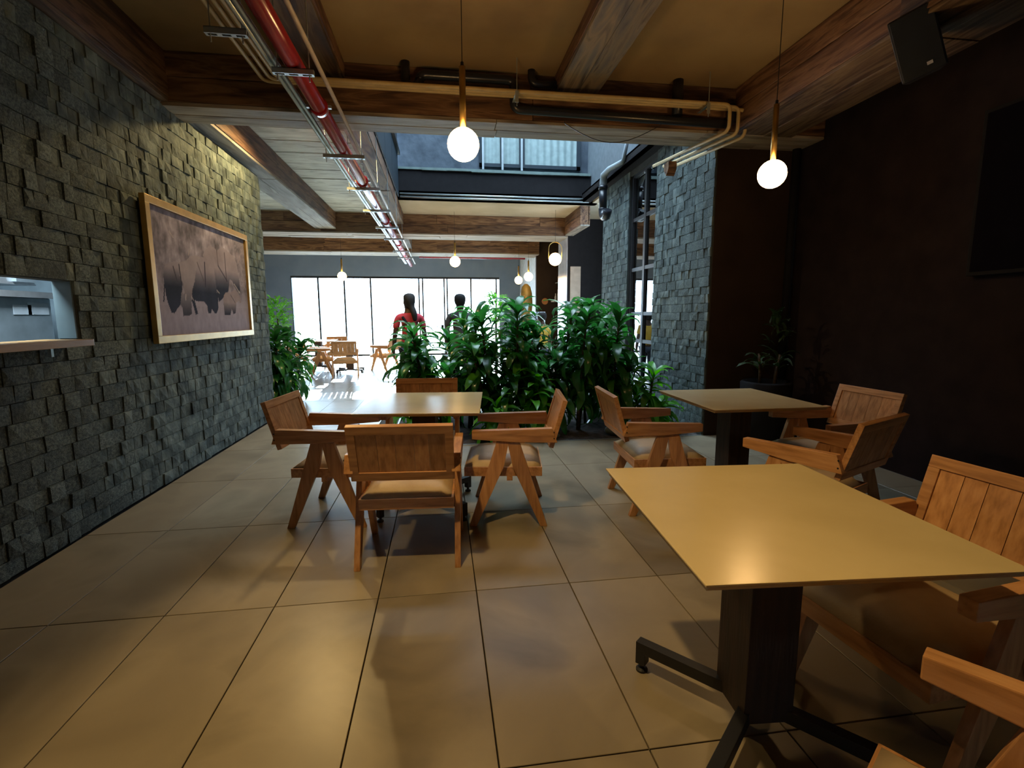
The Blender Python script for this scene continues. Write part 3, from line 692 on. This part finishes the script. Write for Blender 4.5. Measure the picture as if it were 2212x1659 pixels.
for k, (y, l) in enumerate(((3.80, 'slotted hanger bar under the red pipe, nearest the viewer'), (5.62, 'slotted hanger bar under the red pipe just past the first beam'), (6.95, 'slotted hanger bar under the red pipe, second past the first beam'), (8.3, 'slotted hanger bar under the red pipe, third past the first beam'), (9.8, 'slotted hanger bar under the red pipe, fourth past the first beam'), (11.2, 'slotted hanger bar under the red pipe before the second beam'), (13.2, 'slotted hanger bar under the red pipe between the far beams'), (14.6, 'slotted hanger bar under the red pipe, last one visible'))):
    hanger(-1.18 if k else -1.10, -.76 if k else -.83, y, ZH, l)
hanger(-1.36, -1.12, 3.42, 3.15, 'short slotted hanger bar left of the red pipe')
# cream conduits: come back along the room, turn right along the first beam, then drop and run on
for k, (xa, ya, xe, l) in enumerate(((-1.50, 4.92, 3.12, 'cream conduit along the beam, outermost, reaching farthest right'), (-1.43, 4.86, 3.0, 'cream conduit along the beam, middle of three'), (-1.37, 4.80, 2.87, 'cream conduit along the beam, innermost, turning first'))):
    z = 3.52 - k * .004; zb = 3.27
    pts = [(xa, -2, z)] + arc((xa, ya, z), (0, 1, 0), (1, 0, 0), .08) + arc((xe, ya, z), (1, 0, 0), (0, 0, -1), .06) + arc((xe, ya, zb), (0, 0, -1), (-.18, 1, 0), .07) + [(xe - .25 - k * .0, 6.0, zb)]
    o = pipe('conduit', pts, .018, M['tan'], l, 'conduit', 'cream conduits turning along the first beam', 10)
for (x, l) in ((.735, 'punched strap holding the cream conduits near the hanging globe'), (2.62, 'punched strap holding the cream conduits near their right end')):
    o = empty('pipe_strap', (x, 4.86, 3.50), l, 'bracket')
    mb = MB().box((-.016, -.10, -.026), (.016, .09, -.021)).box((-.016, -.105, -.10), (.016, -.10, .0)); mb.obj('strap', M['galv'], o)
    MB().tube([(0, -.102, -.13), (0, -.102, .28)], .004, 6).obj('threaded_rod', M['galv'], o)
wb = empty('wood_block', (2.72, 5.75, 3.22), 'small pointed timber block under the conduit ends', 'block')
MB().prism([(-.06, .02), (.06, .02), (.06, -.06), (0, -.13), (-.06, -.06)], -.05, .05).obj('block', M['beam'], wb)
# black drain pipes on the first beam
def drain(pts, r, label):
    full = [pts[0]]
    for a, p, b in zip(pts, pts[1:], pts[2:]):
        full += arc(p, Vector(p) - Vector(a), Vector(b) - Vector(p), r * 1.7, 6)
    full.append(pts[-1]); o = MB().tube(full, r, 14).obj('drain_pipe', M['pvc'], None, smooth=True); return tag(o, label, 'pipe')
Yd = 4.97
drain([(-.275, Yd, 3.78), (-.275, Yd, 3.57), (-.15, Yd, 3.57), (-.15, Yd, 3.68), (.74, Yd, 3.68), (.74, Yd + .02, 3.43), (3.0, Yd + .02, 3.40), (3.0, 5.0, 3.6)], .042, 'black drain pipe with a U bend along the first beam')
drain([(.91, Yd, 3.78), (.91, Yd, 3.66), (1.15, Yd, 3.66)], .036, 'short black elbow pipe left of the middle ceiling beam')
drain([(2.40, Yd, 3.78), (2.40, Yd, 3.45)], .052, 'black drain stub right of the middle ceiling beam')
tag(MB().tube([(1.25, 5.0, 3.36)] + [(1.25 + .95 * t, 5.02, 3.34 - .16 * sin(pi * t)) for t in [k / 10 for k in range(11)]] + [(2.3, 5.0, 3.40)], .004, 6).obj('cable', M['black']), 'thin black cable sagging below the first beam', 'cable')
# rain pipe of the well: pale elbow, black trap
rpp = empty('rain_pipe', (2.88, 8.7, 3.3), 'rain pipe by the stone wall, pale elbow above a black trap', 'pipe')
MB().tube([(.06, -1.0, .92), (.06, -.8, .62)] + [(.05, -.75, .60), (-.0, -.3, .62), (-.02, -.08, .58), (0, 0, .47), (0, 0, .40)], [.03, .03, .04, .045, .06, .065, .065], 16).obj('elbow', M['pvcgrey'], rpp, smooth=True)
MB().tube([(0, 0, .42)] + [(0, 0, .36)], .082, 18).tube([(0, 0, .38), (0, 0, .02)], .07, 18).tube([(0, 0, .04)] + [(0, -.14 + .14 * cos(k * pi / 8), .02 - .15 * sin(k * pi / 8)) for k in range(8)], .074, 16).obj('trap', M['pvc'], rpp, smooth=True)
for (z, l) in ((3.86, 'upper of two conduits along the fascia of the light well'), (3.80, 'lower of two conduits along the fascia of the light well')):
    pipe('conduit', [(-.75, 10.29, z), (3.1, 10.29, z)], .018, M['galv'], l, 'conduit', 'conduits along the light well fascia', 8)
pipe('sprinkler_pipe', [(-.7, 17.6, 3.50), (3.0, 17.6, 3.50)], .055, M['red'], 'red cross pipe below the ceiling by the far windows', 'pipe')
cp = pipe('corner_pipe', [(4.08, 5.40, .3), (4.08, 5.40, 3.75)], .045, M['charcoal'], 'dark vertical pipe in the black corner', 'pipe')
# loudspeaker
sp = empty('loudspeaker', (3.16, 3.10, 3.22), 'black loudspeaker hung on the heavy side beam', 'speaker')
Ms = Matrix.Rotation(R(-50), 4, 'Z') @ Matrix.Rotation(R(-16), 4, 'Y') @ Matrix.Rotation(R(16), 4, 'X')
mb = MB(); pts = [(-.12, -.10), (.12, -.10), (.09, .12), (-.09, .12)]
vs = [Ms @ Vector((x, y, z)) for z in (-.20, .20) for x, y in pts]
mb.add(vs, [(0, 3, 2, 1), (4, 5, 6, 7), (0, 1, 5, 4), (1, 2, 6, 5), (2, 3, 7, 6), (3, 0, 4, 7)]).obj('cabinet', flat('speaker_black', (.012, .014, .02), .5), sp, bevel=.012)
MB().box((-.108, -.109, -.19), (.108, -.100, .19), Ms).obj('grille', flat('speaker_grille', (.02, .027, .04), .8), sp, bevel=.003)
MB().box((.02, -.113, -.155), (.05, -.109, -.135), Ms).obj('emblem', M['white'], sp)
MB().box((-.02, .11, -.02), (.02, .2, .25), Ms).obj('bracket', M['black'], sp)
# black screen on the right wall
tv = empty('wall_screen', (4.12, 2.6, 2.35), 'black flat screen on the near black side wall', 'screen')
MB().box((-.04, -.8, -.6), (.03, .78, .62)).obj('housing', M['charcoal'], tv, bevel=.006)
MB().box((-.044, -.77, -.57), (-.04, .75, .59)).obj('display', flat('dark_display', (.004, .003, .006), .9, 0, .05), tv)

# ------------------------------------------------------------------ planting
soil_n = 26; vs = []; fs = []
for j in range(13):
    for i in range(soil_n + 1):
        x = -.6 + 3.73 * i / soil_n; y = 5.475 + 1.825 * j / 12
        e = min(i, soil_n - i, j, 12 - j); vs.append((x, y, -.01 + (rnd.uniform(.0, .045) if e else 0)))
W = soil_n + 1
for j in range(12):
    for i in range(soil_n): fs.append((j * W + i, j * W + i + 1, (j + 1) * W + i + 1, (j + 1) * W + i))
tag(MB().add(vs, fs).obj('soil', M['soil'], None, smooth=True), 'dark soil of the indoor planter bed', 'soil', None, 'stuff')
def leaf_mesh(L, wd, droop, twist=0, m='leaf', seg=6):
    vs = []; p = Vector((0, 0, 0)); a = 0
    for k in range(seg + 1):
        t = k / seg; ww = wd * (sin(pi * min(1, t * .93 + .07)) ** .75) * (1 if t < 1 else .05)
        if k == 0: ww = wd * .25
        d = Vector((cos(a), 0, sin(a)))
        nrm = Vector((-sin(a), 0, cos(a)))
        for s in (-1, 0, 1):
            q = p + Vector((0, s * ww / 2, 0)) + nrm * (abs(s) * ww * .16 + .006 * sin(t * 14) * s)
            vs.append(tuple(q))
        a -= droop / seg * (1 + t); p = p + d * (L / seg)
    fs = []
    for k in range(seg):
        for s in (0, 1): fs.append((k * 3 + s, k * 3 + s + 1, k * 3 + s + 4, k * 3 + s + 3))
    me = bpy.data.meshes.new('leaf'); me.from_pydata(vs, [], fs); me.materials.append(M[m])
    for q in me.polygons: q.use_smooth = True
    return me
LM = [leaf_mesh(L, w_, d) for L, w_, d in ((.46, .105, 1.1), (.38, .11, 1.5), (.48, .095, 1.7), (.34, .095, .9), (.42, .105, 2.1))]
LB = [leaf_mesh(L, w_, d, m='leaf_bright') for L, w_, d in ((.38, .10, 1.0), (.32, .11, 1.4))]
LD = [leaf_mesh(L, w_, d, m='leaf_dim') for L, w_, d in ((.40, .07, 1.1), (.34, .075, 1.6), (.2, .06, 1))]
LS = [leaf_mesh(L, w_, d, m='leaf_pale') for L, w_, d in ((.14, .04, .8), (.11, .035, 1.2))]
def put_leaf(me, parent, base, az, el, sc):
    o = link('leaf', me, parent, base); o.rotation_euler = Euler((rnd.uniform(-.35, .35), -el, az), 'XYZ'); o.scale = (sc, sc, sc)
def dracaena(x, y, hts, label, group='dracaena plants in the indoor planter', spread=.16, meshes=None, z0=.0, bright=.06, dens=1., nm='dracaena_plant'):
    t = empty(nm, (x, y, z0), label, 'plant', group); r = rnd; n = 0
    for i, h in enumerate(hts):
        a = r.uniform(0, 2 * pi); bx, by = cos(a) * spread * .35, sin(a) * spread * .35
        tx, ty = bx + cos(a) * spread * r.uniform(.3, 1.), by + sin(a) * spread * r.uniform(.3, 1.)
        pts = [(bx + (tx - bx) * q ** 1.5, by + (ty - by) * q ** 1.5, h * q) for q in (0, .25, .5, .75, 1)]
        MB().tube(pts, [.021, .018, .017, .015, .010], 8).obj('stem', M['bark'], t, smooth=True)
        nl = int(46 * dens * (h / 1.3) ** .5)
        for k in range(nl):
            q = (k + .5) / nl                   # 0 lower .. 1 tip
            zz = h * (.26 + .76 * q ** .7); f_ = zz / h
            base = (bx + (tx - bx) * min(1, f_) ** 1.5, by + (ty - by) * min(1, f_) ** 1.5, min(zz, h * 1.0))
            el = -.25 + 1.45 * q ** 2 + r.uniform(-.2, .25)
            ms = meshes or (LB if r.random() < bright else LM)
            put_leaf(r.choice(ms), t, base, k * 2.4 + r.uniform(-.4, .4), el, r.uniform(.75, 1.1)); n += 1
    return t
pls = [(-.42, 6.5, (1.15, .9, .7), 'slim dracaena at the left end of the planter', .10),
       (-.12, 6.15, (1.22, 1.0, .75), 'dracaena behind the far chair of the centre table, left of its backrest', .16),
       (.28, 6.35, (1.42, 1.1, .8), 'dracaena in front of the person in the dark shirt', .17),
       (.62, 5.85, (1.35, 1.05, .7), 'dracaena just right of the centre table with an arching crown', .16),
       (.95, 6.1, (1.50, 1.2, .9), 'tall dracaena with the thickest cluster of dark canes', .15),
       (1.30, 6.5, (1.52, 1.25, .9), 'tall dracaena at the back of the planter below the globe pair', .18),
       (1.62, 5.95, (1.45, 1.2, .8), 'dracaena at the middle of the planter with broad glossy leaves', .17),
       (1.98, 6.25, (1.55, 1.25, .95), 'tallest dracaena, right of the middle, before the menu board', .18),
       (2.12, 6.0, (1.40, 1.1, .8), 'dracaena second from the stone wall', .16),
       (2.46, 6.95, (1.45, 1.1, .7), 'dracaena closest to the stone wall', .08),
       (1.47, 6.3, (1.48, 1.2, .9), 'dracaena between the globe pair and the bottle shelf sightline, mid row', .15),
       (1.95, 6.95, (1.5, 1.2), 'dracaena at the back edge of the planter, right part', .15),
       (.55, 6.95, (1.35, 1.1), 'dracaena at the back edge of the planter, left part', .15)]
for (x, y, hs, l, s_) in pls: dracaena(x, y, hs, l, spread=s_ * 1.5)
for (x, y, hs, l) in ((.55, 5.68, (.38, .3), 'low broad leaved plant by the right front corner of the centre table'), (1.16, 5.62, (.66, .5), 'low bright green plant under the middle dracaenas'), (2.5, 5.75, (.72, .45), 'low bright green plant next to the stone pier'), (-.3, 5.75, (.42, .3), 'low plant at the left front of the planter'), (2.75, 5.8, (.35, .28), 'low strappy plant at the foot of the tall window')):
    dracaena(x, y, hs, l, 'low plants in the indoor planter', .12, LB, dens=.8, nm='leafy_plant')
for (x, y, s_, l) in ((2.12, 5.66, .12, 'smooth grey garden stone on the planter soil, larger one'), (2.32, 5.62, .08, 'smooth grey garden stone on the planter soil, smaller one'), (1.32, 5.62, .05, 'small pebble at the planter edge')):
    o = MB().sphere((0, 0, 0), s_, 14, 8, (1.4, .8, .6)).obj('garden_stone', M['rock'], None, smooth=True); o.location = (x, y, s_ * .5); tag(o, l, 'stone')
# left planter beyond the stone wall
for (x, y, hs, l, m_) in ((-2.62, 8.15, (1.12, .9, .7), 'dracaena at the end of the left stone wall, front one', None), (-2.95, 8.7, (1.2, 1.0, .7), 'dracaena at the end of the left stone wall, rear one', None), (-2.55, 8.8, (1.1, .9), 'dracaena at the end of the left stone wall, next to the aisle', None)):
    dracaena(x, y, hs, l, 'dracaenas at the left stone wall', .16, m_, dens=1.3)
bs_ = empty('feathery_shrub', (-2.95, 9.5, 0), 'light green feathery shrub rising behind the left dracaenas', 'shrub')
MB().tube([(0, 0, 0), (.02, 0, .8), (0, .02, 1.5)], [.03, .025, .012], 8).obj('stem', M['bark'], bs_, smooth=True)
for k in range(230):
    a = rnd.uniform(0, 2 * pi); rr = rnd.uniform(0, 1) ** .5 * .22; zz = rnd.uniform(-1, 1)
    put_leaf(rnd.choice(LS), bs_, (cos(a) * rr * sqrt(1 - zz * zz * .8), sin(a) * rr, 1.52 + zz * .26), a, rnd.uniform(.2, 1.2), rnd.uniform(.8, 1.2))
bs2 = empty('feathery_shrub', (1.05, 9.6, 0), 'light green feathery shrub behind the middle of the planter', 'shrub')
MB().tube([(0, 0, 0), (.02, 0, .8), (0, .02, 1.6)], [.03, .025, .012], 8).obj('stem', M['bark'], bs2, smooth=True)
for k in range(200):
    a = rnd.uniform(0, 2 * pi); rr = rnd.uniform(0, 1) ** .5 * .24; zz = rnd.uniform(-1, 1)
    put_leaf(rnd.choice(LS), bs2, (cos(a) * rr * sqrt(1 - zz * zz * .8), sin(a) * rr, 1.58 + zz * .27), a, rnd.uniform(.2, 1.2), rnd.uniform(.8, 1.2))
# agave like pot plant in the dark corner
pp = empty('potted_plant', (3.62, 5.02, 0), 'dim potted plant in a black planter in the dark corner', 'plant')
MB().lathe([(.20, 0), (.24, .04), (.27, .70), (.25, .72), (.24, .68), (.02, .67)], (0, 0, 0), 20).obj('pot', M['charcoal'], pp, smooth=True)
for k in range(4):
    a = k * 1.7; MB().tube([(cos(a) * .10, sin(a) * .10, .66), (cos(a) * .11, sin(a) * .11, .85), (cos(a) * .14, sin(a) * .14, 1.02)], [.016, .014, .010], 8).obj('stem', M['bark'], pp, smooth=True)
    for j in range(7): put_leaf(rnd.choice(LD), pp, (cos(a) * .13, sin(a) * .13, .85 + .02 * j), j * 2.4 + a, rnd.uniform(.4, 1.3), rnd.uniform(.55, .85))
for j in range(26): put_leaf(LD[2], pp, (.10 + rnd.uniform(-.1, .1), rnd.uniform(-.05, .05), rnd.uniform(1.1, 1.45)), rnd.uniform(0, 6), rnd.uniform(.5, 1.5), .8)

# ------------------------------------------------------------------ people
def skin(name, chain, m, parent, sub=2):
    """chain: list of (point, radius, parent index)"""
    bm = bmesh.new(); sl = bm.verts.layers.skin.verify(); vv = []
    for i, c in enumerate(chain):
        v = bm.verts.new(c[0]); rr = c[1]; v[sl].radius = rr if isinstance(rr, tuple) else (rr, rr); v[sl].use_root = (i == 0); vv.append(v)
    for i, c in enumerate(chain):
        if c[2] is not None: bm.edges.new((vv[c[2]], vv[i]))
    me = bpy.data.meshes.new(name); bm.to_mesh(me); bm.free(); me.materials.append(m); o = link(name, me, parent)
    md = o.modifiers.new('skin', 'SKIN'); md.use_smooth_shade = True
    s2 = o.modifiers.new('sub', 'SUBSURF'); s2.levels = s2.render_levels = sub
    return o
def person(x, y, deg, top, hairkind, label, hgt=1.80):
    t = empty('person', (x, y, 0), label, 'person', rotz=R(deg)); k = hgt / 1.78
    def P(a, b, c): return (a * k, b * k, c * k)
    body = [(P(0, 0, .98), (.15, .10), None), (P(0, 0, 1.12), (.125, .085), 0), (P(0, -.01, 1.30), (.15, .10), 1), (P(0, -.01, 1.43), (.12, .085), 2), (P(0, 0, 1.52), (.055, .055), 3), (P(0, .02, 1.59), (.075, .085), 4), (P(0, .02, 1.68), (.098, .115), 5), (P(0, .012, 1.77), (.075, .09), 6)]
    for s in (-1, 1):
        b = len(body)
        body += [(P(s * .17, 0, 1.42), .055, 3), (P(s * .235, -.01, 1.16), .042, b), (P(s * .25, .06, .93), .03, b + 1), (P(s * .25, .09, .85), (.036, .018), b + 2)]
        h = len(body) - 1
        for q in range(4):
            i0 = len(body); body += [(P(s * .25, .065 + q * .02, .80), .010, h), (P(s * .247, .07 + q * .02, .765 + .004 * abs(q - 1)), .008, i0)]
        i0 = len(body); body += [(P(s * .235, .125, .83), .011, h), (P(s * .232, .135, .795), .009, i0)]
        b = len(body)
        body += [(P(s * .09, 0, .90), .09, 0), (P(s * .10, .01, .50), .058, b), (P(s * .105, -.02, .10), .038, b + 1), (P(s * .11, .10, .035), (.045, .03), b + 2)]
    bo = skin('body', body, M['skin'], t)
    tor = [(P(0, 0, .92), (.165, .12), None), (P(0, 0, 1.12), (.14, .10), 0), (P(0, -.01, 1.30), (.165, .115), 1), (P(0, -.01, 1.43), (.13, .095), 2), (P(0, 0, 1.485), (.06, .06), 3)]
    for s in (-1, 1): b = len(tor); tor += [(P(s * .18, 0, 1.42), .068, 3), (P(s * .225, -.01, 1.23), .056, b)]
    skin('top', tor, top, t)
    leg = [(P(0, 0, .97), (.16, .115), None)]
    for s in (-1, 1): b = len(leg); leg += [(P(s * .09, 0, .88), .10, 0), (P(s * .10, .01, .50), .07, b), (P(s * .105, -.02, .12), .055, b + 1)]
    skin('trousers', leg, M['denim'], t)
    hr = [(P(0, -.01, 1.80), (.075, .08), None), (P(0, -.02, 1.74), (.112, .12), 0), (P(0, -.035, 1.66), (.105, .10), 1), (P(0, -.04, 1.58), (.07, .06), 2)]
    if hairkind == 'pony': hr += [(P(.02, -.10, 1.60), (.05, .045), 2), (P(.05, -.14, 1.48), (.055, .045), 4), (P(.06, -.14, 1.36), (.03, .03), 5)]
    skin('hair', hr, M['hair'], t)
    fc = MB()
    for s in (-1, 1): fc.sphere(P(s * .032, .095, 1.665), .011 * k, 10, 6)
    fc.obj('eyes', M['paper'], bo, smooth=True)
    MB().sphere(P(0, .11, 1.635), .014 * k, 10, 6, (.8, 1.2, 1.6)).obj('nose', M['skin'], bo, smooth=True)
    MB().sphere(P(0, .095, 1.60), .02 * k, 10, 6, (1.2, .5, .35)).obj('mouth', M['pink'], bo, smooth=True)
    for s in (-1, 1): MB().sphere(P(s * .078, .01, 1.655), .022 * k, 10, 6, (.4, .8, 1.3)).obj('ear', M['skin'], bo, smooth=True)
    return t
p1 = person(-.50, 8.05, 15, M['pink'], 'pony', 'person standing with back turned, red top, dark tied hair and a dark bag strap')
MB().tube([(.12, -.13, .95), (.02, -.14, 1.2), (-.12, -.09, 1.44), (-.13, .02, 1.47), (-.05, .13, 1.3), (.12, .14, 1.0)], .022, 8).obj('bag_strap', M['charcoal'], p1, smooth=True)
person(.33, 8.6, -5, M['shirt'], 'short', 'person standing with back turned, short dark hair and dark shirt', 1.82)
person(2.05, 10.0, 12, M['yellow'], 'short', 'person in a yellow top half hidden behind the tall dracaenas', 1.52)

# ------------------------------------------------------------------ far details
bd = empty('menu_board', (3.27, 11.885, 1.50), 'tall beige menu board on the black pillar', 'sign')
MB().box((-.125, -.012, -.02), (.135, .01, 1.15)).obj('panel', M['board'], bd)
for (z, w_, h_) in ((.33, .085, .007), (.385, .06, .003), (.395, .03, .003), (.16, .06, .006), (.10, .04, .003)):
    MB().box((-w_ + .0, -.015, z), (w_, -.012, z + h_ * 2)).obj('print_line', M['darkwood'], bd)
sg = empty('round_sign', (3.27, 15.43, 1.92), 'round orange sign on the dark bar wall', 'sign')
MB().tube([(0, 0, 0), (0, -.02, 0)], .10, 24).obj('disc', flat('orange_disc', (.5, .2, .07), .5), sg)
shf = empty('bottle_shelf', (3.72, 15.2, 1.93), 'pale wall shelf carrying white bottles at the bar', 'shelf')
MB().box((-.25, -.15, -.03), (.35, .24, 0)).obj('shelf_board', M['white'], shf)
for k in range(5):
    o = MB().lathe([(.024, 0), (.026, .02), (.026, .15), (.010, .21), (.010, .27), (.012, .28)], (0, 0, 0), 12).obj('bottle', M['white'], None, smooth=True)
    o.location = (3.55 + k * .085, 15.16 + .04 * (k % 2), 1.93); o.scale = (1, 1, (.8, 1.25, 1.1, .9, 1.2)[k])
    tag(o, 'slim white bottle on the bar shelf, ' + ['leftmost and short', 'second from the left and tallest', 'middle one', 'fourth from the left', 'rightmost, beside the pillar'][k], 'bottle', 'white bottles on the bar shelf')
s2 = empty('display_shelf', (3.8, 15.2, 2.50), 'upper bar shelf with gilt animal figures', 'shelf')
MB().box((-.20, -.12, -.02), (.3, .24, 0)).obj('shelf_board', M['pvcgrey'], s2)
for k in range(2):
    o = empty('giraffe_figure', (3.68 + k * .13, 15.18, 2.50), 'gilt long necked animal figurine on the upper bar shelf, ' + ['left one', 'right one'][k], 'figurine', 'gilt figures on the upper bar shelf')
    mb = MB().sphere((0, 0, .16), .045, 12, 8, (1.4, .8, .8)).tube([(.05, 0, .17), (.08, 0, .27), (.085, 0, .34)], [.02, .013, .012], 8).sphere((.10, 0, .35), .02, 8, 6, (1.5, .8, .8))
    mb.obj('figure_body', M['brass'], o, smooth=True)
    for sx in (-.045, .045):
        for sy in (-.02, .02): MB().tube([(sx, sy, 0), (sx, sy, .15)], .008, 6).obj('leg', M['brass'], o)
st = empty('carved_figure', (2.40, 13.9, 0), 'tall olive and gold carved wooden head figure at the far right', 'sculpture')
MB().lathe([(.17, 0), (.19, .3), (.16, .9), (.15, 1.35), (.17, 1.6), (.185, 1.85), (.17, 2.1), (.12, 2.28), (.04, 2.36)], (0, 0, 0), 20).obj('figure_body', M['olive'], st, smooth=True)
MB().sphere((-.03, -.15, 1.92), .07, 12, 8, (.6, .8, 1.6)).sphere((-.08, -.14, 2.02), .025, 10, 6).sphere((.05, -.14, 2.02), .025, 10, 6).obj('carved_face', flat('amber_carving', (.5, .26, .06), .5), st, smooth=True)
ls = empty('lattice_screen', (1.98, 10.9, 0), 'white panel with dark crossing lines behind the planter', 'screen')
MB().box((0, 0, .0), (.34, .03, 1.55)).obj('panel', M['paper'], ls)
for (a, b) in (((0, 1.2), (.34, 1.5)), ((.0, 1.5), (.34, 1.25)), ((.1, 1.15), (.15, 1.55)), ((.25, 1.15), (.2, 1.55)), ((0, 1.35), (.34, 1.38))):
    MB().tube([(a[0], -.005, a[1]), (b[0], -.005, b[1])], .008, 6).obj('lattice_bar', M['navy'], ls)
